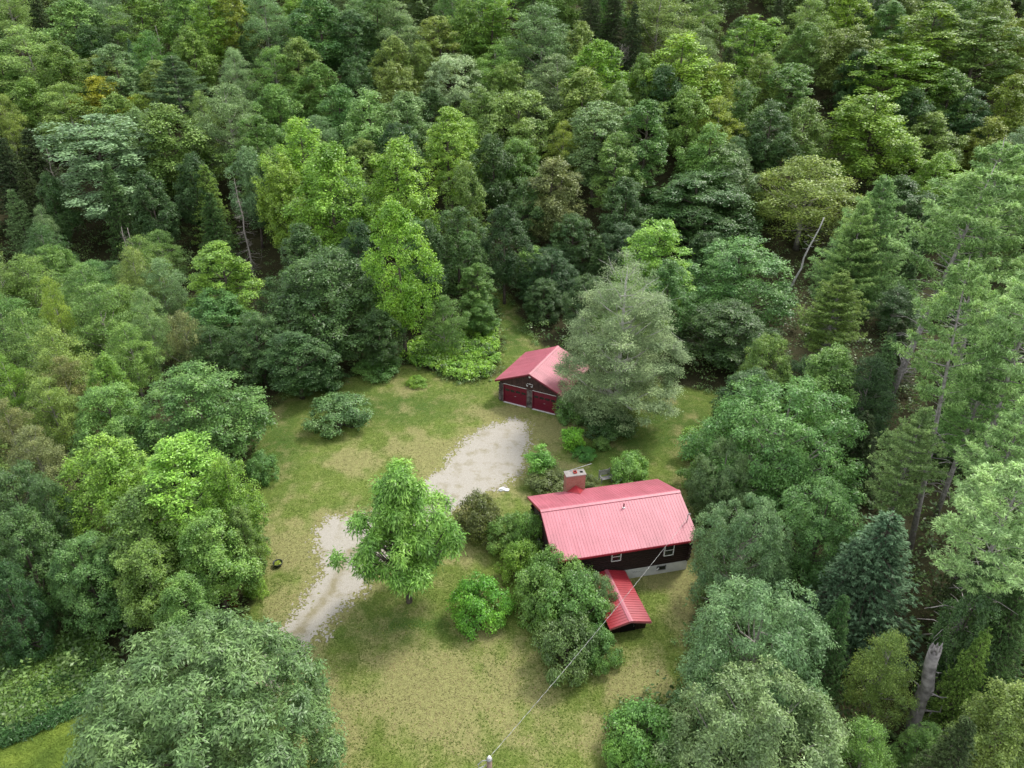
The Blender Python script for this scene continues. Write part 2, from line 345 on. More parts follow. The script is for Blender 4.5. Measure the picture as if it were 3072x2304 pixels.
# weeping pale tree
rng = np.random.default_rng(35); C, t = crown_clumps(rng, 2.2, 2, 8.5, p_egg, 60, .3)
register('weeping', trunk_tree(rng, 8.6, .12, C, 2, 20), foliage(rng, C, .6, 24, 12, .24, .05, 1.2, .2, .5, .2, .4, 2.4), 9, 2.6, PALEBARK, LEAF)

def place(kind, x, y, z, R, h, color, label, cat='tree', group=None, rot=None, var=None, tmat=None, name=None, lean=(0, 0)):
    ps = PROT[kind]; p = ps[(var if var is not None else int(abs(x*7.3+y*3.1))) % len(ps)]
    nm = name or NAME[kind]
    if p['root'] is None:
        root = empty(nm, (0, 0, 0))
        V = np.asarray(p['V']); cr = mesh_obj('crown', V, quads(len(V)//4), p['lm'], root)
        tr = p['trunk'].build('trunk', p['tm'], root, True)
        p['root'] = (root, cr, tr); new = (root, cr, tr)
    else:
        r0, c0, t0 = p['root']
        root = r0.copy(); cr = c0.copy(); tr = t0.copy(); root.name = nm
        for q in (root, cr, tr): COL.objects.link(q)
        cr.parent = root; tr.parent = root
        for k in list(root.keys()): del root[k]
    root.location = (x, y, z); root.rotation_euler = (lean[0], lean[1], rot if rot is not None else (x*12.9898+y*78.233) % 6.283)
    root.scale = (R/p['R'], R/p['R'], h/p['h'])
    cr.color = (color[0]*.89, color[1]*1.03, color[2]*.95, 1)
    if tmat: 
        if tr.data.materials[0] is not tmat: tr.data = tr.data.copy(); tr.data.materials[0] = tmat
    tag(root, label, cat, group)
    return root
NAME = dict(maple='broadleaf_tree', ash='broadleaf_tree', oak='broadleaf_tree', birch='birch_tree', pine='pine_tree', tallpine='pine_tree', fir='fir_tree', bush='bush', sapling='sapling',
            bigdome='broadleaf_tree', neardome='broadleaf_tree', lawntree='lawn_tree', greytwig='broadleaf_tree', weeping='weeping_tree')
CL = dict(bright=(.225, .335, .055), lime=(.21, .31, .05), mid=(.165, .25, .06), green=(.13, .225, .06), dark=(.072, .13, .04), deep=(.045, .09, .03),
          grey=(.185, .255, .105), silver=(.26, .325, .165), blue=(.14, .205, .085), olive=(.20, .255, .065), brown=(.22, .22, .085), pale=(.23, .31, .10),
          gold=(.40, .37, .05), yellow=(.24, .285, .05), pine=(.24, .33, .125), pinepale=(.33, .42, .19), fir=(.115, .17, .10), darkfir=(.065, .09, .035))
CW = dict(bright='bright yellow-green', lime='fresh light green', mid='mid green', green='rich green', dark='dark green', deep='very dark green', grey='grey-green',
          silver='pale silvery green', blue='bluish green', olive='olive green', brown='brownish olive', pale='pale green', gold='golden yellow', yellow='yellow-tinged green',
          pine='soft green', pinepale='pale soft green', fir='bluish', darkfir='dark')
KW = dict(maple='broadleaf tree', ash='tall broadleaf tree', oak='round broadleaf tree', birch='fine-leaved airy tree', pine='white pine', fir='conifer', neardome='wide bushy round tree')
# colour, kind, u, v (middle of the visible crown), width, height, fraction of height that middle sits at
FT = '''
pale birch 60 135 135 17|darkfir fir 92 60 50 17|pale maple 168 65 105 17|pale birch 25 30 90 16|grey birch 240 45 80 17|mid ash 312 50 95 18|mid maple 400 50 75 16
lime ash 455 55 75 17|yellow ash 505 45 70 17|grey birch 577 55 90 17|green maple 690 65 115 17|mid maple 140 165 95 16|grey ash 252 165 78 16|fir fir 292 150 30 12|gold maple 222 222 95 13
yellow birch 305 250 60 10|blue pine 385 195 110 17|olive maple 648 145 85 14|silver birch 512 165 60 13|mid birch 598 165 80 14|olive birch 148 245 110 14|silver ash 222 345 180 20
mid maple 365 320 150 18|grey birch 495 260 115 17|olive birch 440 265 60 14|olive birch 15 270 65 14|darkfir fir 30 390 75 15|darkfir fir 85 370 90 15|grey fir 45 480 68 11|grey birch 100 500 45 11
olive fir 455 440 75 13|grey maple 545 400 90 15|bright maple 655 350 120 18|bright maple 715 420 165 20|lime maple 610 420 110 17|bright ash 480 600 130 13|green maple 470 680 130 9
green ash 820 50 80 17|mid maple 1005 60 85 17|lime ash 1070 60 95 17|grey birch 1165 90 130 18|grey birch 1200 190 120 15|darkfir fir 1275 50 55 18|darkfir fir 1325 60 60 18|darkfir fir 1365 95 50 16
pale birch 1425 45 120 17|olive maple 1255 110 70 15|lime maple 1290 160 105 16|olive maple 1255 225 110 16|silver oak 985 190 130 15|olive maple 855 200 95 15|olive maple 850 145 75 15|olive maple 913 155 70 14
olive ash 945 100 80 16|grey birch 860 75 90 16|dark maple 770 90 100 15|dark maple 770 180 80 14|pale maple 800 270 110 16|grey maple 880 275 100 16|bright maple 860 410 160 20|bright ash 972 320 95 18|mid maple 1005 440 90 16
olive oak 1120 280 150 15|yellow birch 1215 325 60 13|grey ash 1290 300 110 17|mid ash 1330 370 85 16|green ash 1390 300 95 17|brown maple 1195 420 125 15|dark maple 1062 370 85 15|dark oak 1500 435 230 12|blue oak 1570 380 120 12
lime ash 1415 560 135 15|bright maple 1470 150 150 17|lime ash 1632 100 90 17|olive birch 1745 65 85 16|lime maple 1830 40 85 15|olive maple 1830 115 105 15|lime ash 2005 80 125 17|mid ash 2110 110 130 17
yellow maple 2195 100 80 15|yellow maple 2180 235 95 15|lime ash 1945 170 140 16|lime maple 1870 280 165 18|dark maple 1845 165 70 13|yellow birch 1548 205 75 14|yellow birch 1545 275 85 13|dark maple 1660 290 95 15
mid ash 1700 200 90 15|olive maple 1735 285 90 15|mid maple 1530 335 95 14|blue birch 1585 350 60 12|olive birch 1745 410 215 15|olive maple 2005 300 100 13|yellow maple 2130 310 85 13|silver birch 2192 345 80 14
green maple 1600 240 80 14|olive maple 1640 180 80 15|mid maple 2050 210 90 14|dark maple 2090 250 90 13|dark maple 1960 250 90 13|mid maple 1480 260 90 14|dark maple 1430 210 80 14|mid maple 1390 180 70 14
mid maple 1330 240 75 14|mid birch 1070 160 90 15|olive maple 1100 190 80 14|mid maple 1045 250 85 14|dark maple 930 250 80 13|green maple 740 250 90 14|mid maple 690 200 85 14|mid maple 600 250 90 14|mid ash 560 320 80 15
green birch 330 130 70 14|mid maple 420 120 80 14|grey maple 300 300 70 14|dark maple 420 400 90 14|dark maple 330 440 90 14|dark maple 120 440 70 13|dark fir 290 380 60 14|mid maple 70 230 80 13|mid maple 10 170 70 13
green oak 1590 590 205 12|dark oak 1580 710 190 8|green maple 1440 640 100 12|mid birch 70 620 130 11|mid birch 15 640 90 11|mid birch 190 640 110 11|mid birch 225 690 125 11|yellow birch 125 680 60 12|olive birch 300 610 90 12
grey birch 350 620 90 11|grey birch 322 700 80 11|olive birch 130 790 125 11|lime birch 25 840 80 10|brown birch 150 840 100 9|mid birch 60 740 110 10|mid birch 280 760 100 9|green oak 435 880 235 10
lime maple 240 840 85 10|mid oak 245 915 150 9|brown birch 85 1000 105 9|olive birch 115 890 105 9|brown birch 30 940 90 9|lime maple 245 1040 170 11|bright ash 400 1060 190 12|lime maple 500 1085 115 11|mid maple 330 1140 180 10
mid maple 455 1190 150 9|mid maple 528 1165 78 8|green oak 190 1240 150 8|mid maple 320 1250 140 8|green maple 400 1310 120 7|dark oak 45 1090 150 9|dark oak 60 1200 150 9|deep oak 30 1310 110 8|dark oak 120 1130 100 9
dark oak 715 640 235 13|dark maple 660 560 110 13|dark oak 560 740 120 9|dark maple 640 770 130 8|deep maple 780 560 90 14|dark ash 990 530 95 15|green ash 1030 620 75 9|green birch 960 690 85 8|dark maple 930 560 80 14|green maple 900 560 90 14
dark maple 820 720 90 8|green maple 1035 680 70 5|deep maple 1090 520 90 14|deep oak 1190 590 120 8|dark oak 1240 520 110 10|dark maple 1130 450 90 13|dark maple 1350 450 100 13|deep oak 1350 540 120 10|dark oak 1175 640 80 6
pine pine 1880 520 150 22|pine pine 1830 590 150 17|olive pine 1800 680 140 14|
pinepale pine 2165 1010 160 17|pine pine 1960 1000 130 14|pine pine 2120 850 150 18|pine pine 1840 560 120 20|blue fir 1900 820 80 11
green neardome 1690 940 300 12|mid maple 1785 830 130 11|blue neardome 1600 1180 180 10|green oak 1775 1140 185 10|fir fir 1885 1240 200 11|fir fir 1825 1270 130 9|blue neardome 1635 1400 300 11|grey neardome 1640 1600 340 10
blue neardome 1560 1030 130 8|dark oak 1620 860 130 7|olive birch 1910 1450 120 8|olive maple 2170 1570 170 9|dark fir 2150 1400 150 11|dark fir 2180 1250 110 14|mid fir 2080 1480 90 9|mid birch 1860 1640 130 7|dark fir 1790 1400 90 9|darkfir fir 2130 1180 100 14
dark maple 2100 1330 110 12|green oak 1990 1640 110 6'''

# ------------------------------------------------------------------ ground layout (picture outlines dropped onto the level ground)
def poly(pts): return np.array([at_z(u, v)[:2] for u, v in pts])
def inside(P, x, y):
    r = np.zeros(x.shape, bool); j = len(P)-1
    for i in range(len(P)):
        xi, yi = P[i]; xj, yj = P[j]
        c = ((yi > y) != (yj > y)) & (x < (xj-xi)*(y-yi)/((yj-yi) or 1e-9)+xi); r ^= c; j = i
    return r
def seg_dist(P, x, y, closed=True):
    d = np.full(x.shape, 1e9); n_ = len(P)
    for i in range(n_ if closed else n_-1):
        a, b = P[i], P[(i+1) % n_]; ab = b-a; t = np.clip(((x-a[0])*ab[0]+(y-a[1])*ab[1])/(ab@ab+1e-9), 0, 1)
        d = np.minimum(d, np.hypot(x-a[0]-t*ab[0], y-a[1]-t*ab[1]))
    return d
def vnoise(x, y, s, seed=0):
    r = np.random.default_rng(seed); tot = 0
    for k in range(7):
        a = r.uniform(0, 6.28); f = r.uniform(.6, 1.7)/s; tot = tot+np.sin((x*math.cos(a)+y*math.sin(a))*f*6.28+r.uniform(0, 6.28)+1.3*np.sin((x*math.sin(a)-y*math.cos(a))*f*3.1+r.uniform(0, 6)))
    return tot/7*1.8
LAWN = poly([(1062, 640), (1100, 655), (1150, 740), (1290, 850), (1440, 830), (1560, 850), (1580, 950), (1520, 1010), (1510, 1100), (1520, 1260), (1490, 1400), (1490, 1500), (1330, 1530), (1310, 1659), (1330, 1900),
             (250, 1900), (330, 1659), (560, 1400), (530, 1330), (540, 1100), (555, 900), (640, 840), (830, 800), (880, 785), (1000, 830), (1075, 815), (1082, 740)])
MEADOW = poly([(-60, 1660), (60, 1600), (190, 1530), (330, 1530), (360, 1700), (300, 1900), (-200, 1900)])
DRIVE = poly([(545, 1470), (610, 1370), (668, 1290), (700, 1240), (700, 1205), (688, 1180), (682, 1150), (712, 1122), (760, 1118), (800, 1120), (890, 1062), (962, 1010), (1000, 955), (1050, 925), (1105, 905), (1135, 915),
              (1138, 960), (1125, 1010), (1085, 1050), (1030, 1075), (975, 1105), (900, 1165), (820, 1215), (765, 1285), (700, 1350), (640, 1425), (590, 1490)])
DRY = [((950, 1500), 210, 110, 1.0), ((700, 1560), 90, 130, .8), ((900, 1420), 120, 40, .6), ((1400, 1470), 110, 40, .9), ((640, 1180), 90, 60, .8), ((760, 995), 60, 22, 1.0), ((940, 975), 110, 35, .9), ((1160, 930), 90, 35, 1.0), ((1080, 895), 60, 22, 1.0),
       ((1480, 1270), 40, 120, .9), ((1430, 1250), 70, 30, .8), ((610, 1290), 60, 40, .6), ((1270, 1590), 60, 80, .6), ((960, 1190), 60, 30, .8), ((1200, 1010), 70, 30, .6), ((700, 1250), 60, 50, .5), ((880, 842), 30, 10, .8), ((1030, 1500), 240, 160, .5), ((1500, 1050), 30, 70, .8)]
LUSH_SHADE = [((640, 1335), 60, 35), ((800, 1110), 80, 25), ((830, 880), 180, 40), ((1110, 720), 40, 60), ((1450, 920), 130, 80), ((1340, 960), 120, 50), ((600, 960), 60, 90), ((1190, 930), 50, 20), ((880, 1350), 150, 40)]  # lush green strips, plus lawn under the trees where their shade is painted in
def proj_D(x, y, z=0):
    Y = y*math.cos(PITCH)-(z-HCAM)*math.sin(PITCH); U = (z-HCAM)*math.cos(PITCH)+y*math.sin(PITCH)
    X = FOC*x/Y; V = -FOC*U/Y; c, s = math.cos(ROLL), math.sin(ROLL)
    return (1536+c*X-s*V)*.72, (1152+s*X+c*V)*.72
def ground_attr(x, y):
    lawn = inside(LAWN, x, y); d = seg_dist(LAWN, x, y); sd_ = np.where(lawn, d, -d)+vnoise(x, y, 5, 1)*.7
    f = ss(-.9, .7, sd_)
    mead = inside(MEADOW, x, y); f = np.maximum(f, mead*1.0)
    U, V = proj_D(x, y)
    dry = np.zeros_like(x)
    for (c, a, b, k) in DRY: dry = np.maximum(dry, k*np.exp(-(((U-c[0])/a)**2+((V-c[1])/b)**2)*1.1))
    dd = seg_dist(DRIVE, x, y); dry = np.maximum(dry, .85*np.exp(-(dd/1.3)**2))
    dry = np.clip(dry+.26*vnoise(x, y, 6, 5)+.22*vnoise(x, y, 2.1, 6), 0, 1)
    lush = np.zeros_like(x)  # one mask for lush growth and for the painted tree shade
    for (c, a, b) in LUSH_SHADE: lush = np.maximum(lush, np.exp(-(((U-c[0])/a)**2+((V-c[1])/b)**2)*1.1))
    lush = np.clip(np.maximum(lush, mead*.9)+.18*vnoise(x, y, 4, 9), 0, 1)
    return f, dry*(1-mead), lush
def grid(xs, ys, name):
    X, Y = np.meshgrid(xs, ys); Z = terrain(X, Y); nx, ny = len(xs), len(ys)
    V = np.stack([X, Y, Z], -1).reshape(-1, 3); i = np.arange(nx*ny).reshape(ny, nx)
    F = np.stack([i[:-1, :-1], i[:-1, 1:], i[1:, 1:], i[1:, :-1]], -1).reshape(-1, 4)
    o = mesh_obj(name, V, F, GROUND, smooth=True)
    f, d, l = ground_attr(V[:, 0], V[:, 1])
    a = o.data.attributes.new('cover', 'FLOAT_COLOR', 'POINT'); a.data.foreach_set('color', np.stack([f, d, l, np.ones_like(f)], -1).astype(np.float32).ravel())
    return tag(o, kind='structure')
GROUND = bpy.data.materials.new('ground'); GROUND.use_nodes = True
N = GROUND.node_tree.nodes; L = GROUND.node_tree.links; pb = N['Principled BSDF']
at = N.new('ShaderNodeAttribute'); at.attribute_name = 'cover'; sp = N.new('ShaderNodeSeparateColor'); L.new(at.outputs['Color'], sp.inputs['Color'])
geo = N.new('ShaderNodeNewGeometry')
def noise(sc, det=6, ro=.6):
    q = N.new('ShaderNodeTexNoise'); q.inputs['Scale'].default_value = sc; q.inputs['Detail'].default_value = det; q.inputs['Roughness'].default_value = ro
    L.new(geo.outputs['Position'], q.inputs['Vector']); return q.outputs['Fac']
def ramp(fac, stops):
    r = N.new('ShaderNodeValToRGB'); L.new(fac, r.inputs['Fac']); e = r.color_ramp.elements
    while len(e) < len(stops): e.new(.5)
    for k, (p, c) in enumerate(stops): e[k].position = p; e[k].color = (*c, 1)
    return r.outputs['Color']
def mixc(f, a, b):
    q = N.new('ShaderNodeMix'); q.data_type = 'RGBA'; L.new(f, q.inputs['Factor']); L.new(a, q.inputs['A']); L.new(b, q.inputs['B']); return q.outputs['Result']
def mth(op, a, b=None, c=None):
    q = N.new('ShaderNodeMath'); q.operation = op; q.use_clamp = True
    for k, s_ in enumerate((a, b, c)):
        if s_ is None: continue
        if isinstance(s_, (int, float)): q.inputs[k].default_value = s_
        else: L.new(s_, q.inputs[k])
    return q.outputs[0]
fine = noise(9, 8, .8); med = noise(1.3, 6, .65); big = noise(.22, 4)
grass = ramp(fine, [(.30, (.07, .11, .02)), (.5, (.122, .175, .034)), (.68, (.23, .27, .065))])
lush_shade_grass = ramp(fine, [(.30, (.03, .065, .012)), (.55, (.07, .13, .024)), (.7, (.13, .20, .042))])  # deeper green of lush grass, darkened further to put tree shade into the colour
strw = ramp(fine, [(.30, (.18, .165, .065)), (.5, (.285, .255, .115)), (.7, (.46, .40, .22))])
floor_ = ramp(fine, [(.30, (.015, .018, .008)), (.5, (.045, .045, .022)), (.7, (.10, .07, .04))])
mott = noise(2.6, 4, .7)
def shade(c, f, lo, hi):
    mr_ = N.new('ShaderNodeMapRange'); mr_.inputs['From Min'].default_value = .3; mr_.inputs['From Max'].default_value = .7; mr_.inputs['To Min'].default_value = lo; mr_.inputs['To Max'].default_value = hi; L.new(f, mr_.inputs['Value'])
    h_ = N.new('ShaderNodeHueSaturation'); L.new(mr_.outputs[0], h_.inputs['Value']); L.new(c, h_.inputs['Color']); return h_.outputs['Color']
grass = shade(shade(grass, mott, .72, 1.22), big, .85, 1.12); strw = shade(strw, mott, .78, 1.2)
dfac = mth('SUBTRACT', mth('MULTIPLY_ADD', med, .9, sp.outputs['Green']), .45)
dfac = mth('MULTIPLY', mth('MULTIPLY_ADD', fine, 1.0, dfac), .95)
dfac = mth('SUBTRACT', dfac, .46)
dfac = mth('MULTIPLY', dfac, 1.35)
c1 = mixc(sp.outputs['Blue'], grass, lush_shade_grass); c2 = mixc(dfac, c1, strw)
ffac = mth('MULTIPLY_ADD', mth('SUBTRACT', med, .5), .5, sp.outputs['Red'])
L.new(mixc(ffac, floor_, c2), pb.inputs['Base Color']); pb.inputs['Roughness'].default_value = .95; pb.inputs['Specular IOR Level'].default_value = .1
bp = N.new('ShaderNodeBump'); bp.inputs['Strength'].default_value = .7; bp.inputs['Distance'].default_value = .09; L.new(fine, bp.inputs['Height']); L.new(bp.outputs['Normal'], pb.inputs['Normal'])
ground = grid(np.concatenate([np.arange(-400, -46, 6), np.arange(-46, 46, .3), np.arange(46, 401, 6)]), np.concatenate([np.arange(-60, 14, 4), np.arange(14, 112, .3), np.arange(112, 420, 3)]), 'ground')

# driveway: worn gravel with ragged edges, 4 mm and more above the ground
cs = .12; xs = np.arange(-34, 6, cs); ys = np.arange(18, 64, cs); X, Y = np.meshgrid(xs+cs/2, ys+cs/2)
ins = inside(DRIVE, X, Y); dd = seg_dist(DRIVE, X, Y)
rg = np.random.default_rng(3)
sdv = np.where(ins, dd, -dd)+.22+.30*vnoise(X, Y, 3.1, 21)+.25*vnoise(X, Y, .9, 22)+rg.normal(0, .33, X.shape)
keep = sdv > 0.05
XG, YG = np.meshgrid(np.append(xs, xs[-1]+cs), np.append(ys, ys[-1]+cs)); id_ = np.arange(XG.size).reshape(XG.shape)
F = np.stack([id_[:-1, :-1], id_[:-1, 1:], id_[1:, 1:], id_[1:, :-1]], -1)[keep]
Z = terrain(XG, YG)+.012+.01*vnoise(XG, YG, .7, 2)
used, inv = np.unique(F, return_inverse=True); VV = np.stack([XG, YG, Z], -1).reshape(-1, 3)[used]
VV[:, :2] += rg.normal(0, .03, (len(VV), 2))
GRAV = bpy.data.materials.new('gravel'); GRAV.use_nodes = True
N = GRAV.node_tree.nodes; L = GRAV.node_tree.links; pb = N['Principled BSDF']; geo = N.new('ShaderNodeNewGeometry')
f1 = noise(14, 8, .85); f2 = noise(.9, 5, .6)
g1 = ramp(f1, [(.3, (.21, .185, .15)), (.5, (.365, .335, .29)), (.7, (.50, .465, .41))]); g2 = ramp(f1, [(.3, (.12, .11, .05)), (.5, (.24, .21, .13)), (.7, (.35, .31, .22))])
am = N.new('ShaderNodeAttribute'); am.attribute_name = 'mid'
mf = mth('ADD', ramp(f2, [(.50, (0, 0, 0)), (.70, (.75, .75, .75))]), mth('MULTIPLY', am.outputs['Fac'], mth('MULTIPLY', f2, 1.5)))
L.new(mixc(mf, g1, g2), pb.inputs['Base Color']); pb.inputs['Roughness'].default_value = .95
bp = N.new('ShaderNodeBump'); bp.inputs['Strength'].default_value = .5; bp.inputs['Distance'].default_value = .04; L.new(f1, bp.inputs['Height']); L.new(bp.outputs['Normal'], pb.inputs['Normal'])
dw = tag(mesh_obj('driveway', VV, inv.reshape(-1, 4), GRAV), kind='structure')
MID = poly([(560, 1480), (655, 1350), (712, 1280), (748, 1200), (850, 1135), (950, 1075), (1005, 1010), (1060, 960)])
dm = seg_dist(MID, VV[:, 0], VV[:, 1], closed=False); a_ = dw.data.attributes.new('mid', 'FLOAT', 'POINT')
a_.data.foreach_set('value', (np.exp(-(dm/.38)**2)*ss(50, 44, VV[:, 1])).astype(np.float32))

# ------------------------------------------------------------------ house
HX, HY, HYAW, HL, HW, EZ, RZ, FZ = 7.697, 43.456, .2312, 11.27, 7.752, 3.33, 4.96, .89
house = empty('log_house', (HX, HY, 0), HYAW, label='dark log cabin with pink-red metal roof, brick chimney and pale foundation', cat='house')
def roof_mesh(m, x0, x1, hw, rz, ez, th=.06, rib=.23, axis='x', cutout=None):
    """two slopes with standing ribs; ridge along x"""
    for s_ in (-1, 1):
        a = (x0, 0, rz); b = (x1, 0, rz); c = (x1, s_*hw, ez); d = (x0, s_*hw, ez)
        V = [a, b, c, d]+[(p[0], p[1], p[2]-th) for p in (a, b, c, d)]
        m.add(V, [(0, 1, 2, 3), (7, 6, 5, 4), (0, 4, 5, 1), (1, 5, 6, 2), (2, 6, 7, 3), (3, 7, 4, 0)])
        x = x0+.03
        while x < x1:
            m.bar((x, s_*.05, rz-(rz-ez)*.05/hw+.008), (x, s_*(hw+.02), ez+.004-(rz-ez)*.02/hw), .032, .022); x += rib
wy0, wy1, wx0, wx1 = -HW/2+.496, HW/2-.5, -HL/2+.386, HL/2-.386
m = MB(); m.box(wx0, wx1, wy0, wy1, -.4, FZ); fnd = m.build('foundation', CONC, house)
mk = MB()
for (x, z, dx, dz) in [(.78, .66, .10, -.10), (.88, .56, .08, .10), (.98, .64, .03, -.14), (1.05, .55, .10, .09), (1.18, .62, .07, -.12), (1.28, .52, .06, .08), (1.36, .58, .08, -.08)]:
    mk.bar((x, wy0-.006, z), (x+dx, wy0-.006, z+dz), .012, .03, up=(0, 1, 0))
mk.build('scribble', GRAFF, fnd)
mk = MB(); mk.bar((1.50, wy0-.006, .47), (1.62, wy0-.006, .47), .012, .03, up=(0, 1, 0)); mk.bar((1.60, wy0-.007, .465), (1.78, wy0-.007, .47), .012, .03, up=(0, 1, 0)); mk.build('scribble', GRAFF, fnd)
m = MB(); k = 0; z = FZ+.1
while z < EZ-.16:
    ext = .22 if k % 2 else .14; r = .115
    for y in (wy0+.1, wy1-.1): m.tube([(wx0-ext, y, z), (wx1+ext, y, z)], r, 9)
    zz = z+.1
    for x in (wx0+.1, wx1-.1): m.tube([(x, wy0-ext, zz), (x, wy1+ext, zz)], r, 9)
    z += .2; k += 1
m.box(wx0+.1, wx1-.1, wy0+.1, wy1-.1, FZ-.05, EZ+.1)
m.build('log_wall', LOG, house)
for x in (wx0+.12, wx1-.12):
    m = MB()
    for i in range(26):
        y = -HW/2+.5+.14+i*.26
        zt = RZ-(RZ-EZ)*abs(y)/(HW/2)-.1
        if y < wy1 and zt > EZ+.2: m.box(x-.05, x+.05, y-.131, y+.131, EZ+.1, zt)
    m.build('gable_board', BOARD, house)
m = MB(); roof_mesh(m, -HL/2, HL/2, HW/2, RZ, EZ); roof = m.build('roof', ROOF, house)
m = MB(); m.bar((-HL/2-.01, -.1, RZ-.012), (HL/2+.01, -.1, RZ-.012), .2, .05, up=(0, -.38, 1)); m.bar((-HL/2-.01, .1, RZ-.012), (HL/2+.01, .1, RZ-.012), .2, .05, up=(0, .38, 1))
m.tube([(-HL/2-.015, 0, RZ+.025), (HL/2+.015, 0, RZ+.025)], .03, 6); m.build('ridge_cap', ROOF, roof)
m = MB()
for s_ in (-1, 1):
    m.bar((-HL/2+.02, s_*(HW/2+.022), EZ-.10), (HL/2-.02, s_*(HW/2+.022), EZ-.10), .03, .15)
    for x in (-HL/2+.03, HL/2-.03): m.bar((x, 0, RZ-.14), (x, s_*(HW/2), EZ-.14), .05, .14)
m.build('fascia', mat('fascia_paint', (.32, .02, .04), .5, .4), roof)
m = MB()   # saddle that sheds water round the chimney
V = [(-2.36, 3.69, 3.42), (-.92, 3.69, 3.42), (-1.64, 3.69, 3.95), (-1.64, 2.55, 3.92)]
m.add(V, [(0, 3, 2), (1, 2, 3), (0, 1, 3), (0, 2, 1)]); m.build('chimney_saddle', PORCHROOF, roof)
m = MB(); m.tube([(.74, -.72, 4.6), (.74, -.72, 5.02)], .05, 8); m.tube([(.74, -.72, 4.655), (.74, -.72, 4.70)], .10, 8); vp = m.build('roof_vent', WHITE, house)
m = MB(); m.tube([(.74, -.72, 4.78), (.74, -.72, 5.06)], .058, 8); m.build('collar', BURG, vp)
ch = MB(); ch.box(-2.44, -.84, 3.7, 4.42, -.2, 4.86); chim = ch.build('chimney', BRICK, house)
m = MB(); m.box(-2.49, -.79, 3.65, 4.47, 4.862, 4.94); cap = m.build('chimney_cap', mat('mortar_cap', (.30, .275, .26), .9, .2, .2, 4), chim)
m = MB()
m.box(-1.78, -1.50, 3.92, 4.20, 4.942, 5.08); m.build('flue', FLUE, chim)
m = MB(); m.box(-1.73, -1.55, 3.97, 4.15, 5.082, 5.09); m.build('flue_mouth', DARK, chim)
m = MB(); m.box(-1.22, -.98, 3.95, 4.17, 4.942, 4.96); m.build('flue_opening', DARK, chim)
m = MB(); m.tube([(-1.95, 4.38, 5.0), (-1.0, 4.42, 5.18), (-.1, 4.5, 5.3)], .022, 6); m.tube([(-2.0, 4.36, 4.93), (-1.9, 4.38, 5.03)], .045, 6); m.build('antenna_rod', STEEL, house)
def window(x0, x1, z0, z1, y, parent, name='window', rail=True, T=.055):
    g = MB(); g.box(x0+T, x1-T, y-.03, y+.02, z0+T, z1-T)
    f = MB()
    f.box(x0, x1, y-.07, y+.05, z1-T, z1); f.box(x0, x1, y-.07, y+.05, z0, z0+T); f.box(x0, x0+T, y-.07, y+.05, z0+T, z1-T); f.box(x1-T, x1, y-.07, y+.05, z0+T, z1-T)
    if rail: zm = (z0+z1)/2; f.box(x0+T, x1-T, y-.055, y+.05, zm-.022, zm+.022)
    w_ = f.build(name, WHITE, parent)
    g.build('pane', GLASS, w_)
    return w_
window(-1.06, -.30, 2.06, 2.93, wy0-.04, house); window(3.14, 3.92, 1.78, 2.83, wy0-.04, house)
m = MB(); x0, x1, z0, z1, y = 2.78, 3.46, .40, .76, wy0-.012
m.box(x0, x1, y, y+.02, z0, z1); bw = m.build('basement_window', GLASS, house)
m = MB(); m.box(x0-.05, x1+.05, y-.02, y+.015, z0-.05, z0); m.box(x0-.05, x1+.05, y-.02, y+.015, z1, z1+.05); m.box(x0-.05, x0, y-.02, y+.015, z0, z1); m.box(x1, x1+.05, y-.02, y+.015, z0, z1); m.build('frame', GREYWOOD, bw)
m = MB(); m.tube([(2.72, wy0-.10, .52), (2.86, wy0-.14, .74)], .04, 7); m.build('dryer_vent', WHITE, house)
m = MB(); m.tube([(2.0, wy0-.05, .97), (2.0, wy0-.18, .86)], .035, 7); m.build('hose_tap', WHITE, house)
# service mast on the right end of the roof
mx_, my_ = 5.21, -2.48
m = MB(); m.tube([(mx_, my_, 3.8), (mx_, my_, 4.62)], .035, 8); m.tube([(mx_, my_, 4.62), (mx_+.07, my_-.02, 4.74), (mx_+.17, my_-.04, 4.66)], .05, 8); m.build('service_mast', STEEL, house)
# porch: low gabled roof over the cellar steps
PC, PHW, PRZ, PEZ, PYE = -1.42, 1.52, 1.42, 1.02, -8.6
pr = MB()
for s_ in (-1, 1):
    a = (PC, wy0-.13, PRZ); b = (PC, PYE, PRZ); c = (PC+s_*PHW, PYE, PEZ); d = (PC+s_*PHW, wy0-.13, PEZ)
    V = [a, b, c, d]+[(p[0], p[1], p[2]-.05) for p in (a, b, c, d)]
    pr.add(V, [(0, 1, 2, 3), (7, 6, 5, 4), (0, 4, 5, 1), (1, 5, 6, 2), (2, 6, 7, 3), (3, 7, 4, 0)])
    y = PYE+.03
    while y < wy0-.15: pr.bar((PC+s_*.05, y, PRZ-.004), (PC+s_*(PHW+.015), y, PEZ+.004), .034, .024); y += .23
proof = pr.build('porch_roof', PORCHROOF, house)
m = MB(); m.bar((PC-.07, wy0-.14, PRZ), (PC-.07, PYE-.02, PRZ), .15, .04, up=(-.26, 0, 1)); m.bar((PC+.07, wy0-.14, PRZ), (PC+.07, PYE-.02, PRZ), .15, .04, up=(.26, 0, 1)); m.build('porch_ridge_cap', ROOF, proof)
m = MB()
for s_ in (-1, 1): m.bar((PC, PYE+.01, PRZ-.1), (PC+s_*PHW, PYE+.01, PEZ-.1), .04, .12, up=(0, 0, 1)); m.bar((PC+s_*(PHW-.02), PYE, PEZ-.09), (PC+s_*(PHW-.02), wy0-.14, PEZ-.09), .03, .1)
m.build('trim', ROOF, proof)
m = MB()
for s_ in (-1, 1): m.box(PC+s_*(PHW-.35)-.06, PC+s_*(PHW-.35)+.06, PYE+.45, wy0-.05, -.3, PEZ+.02)
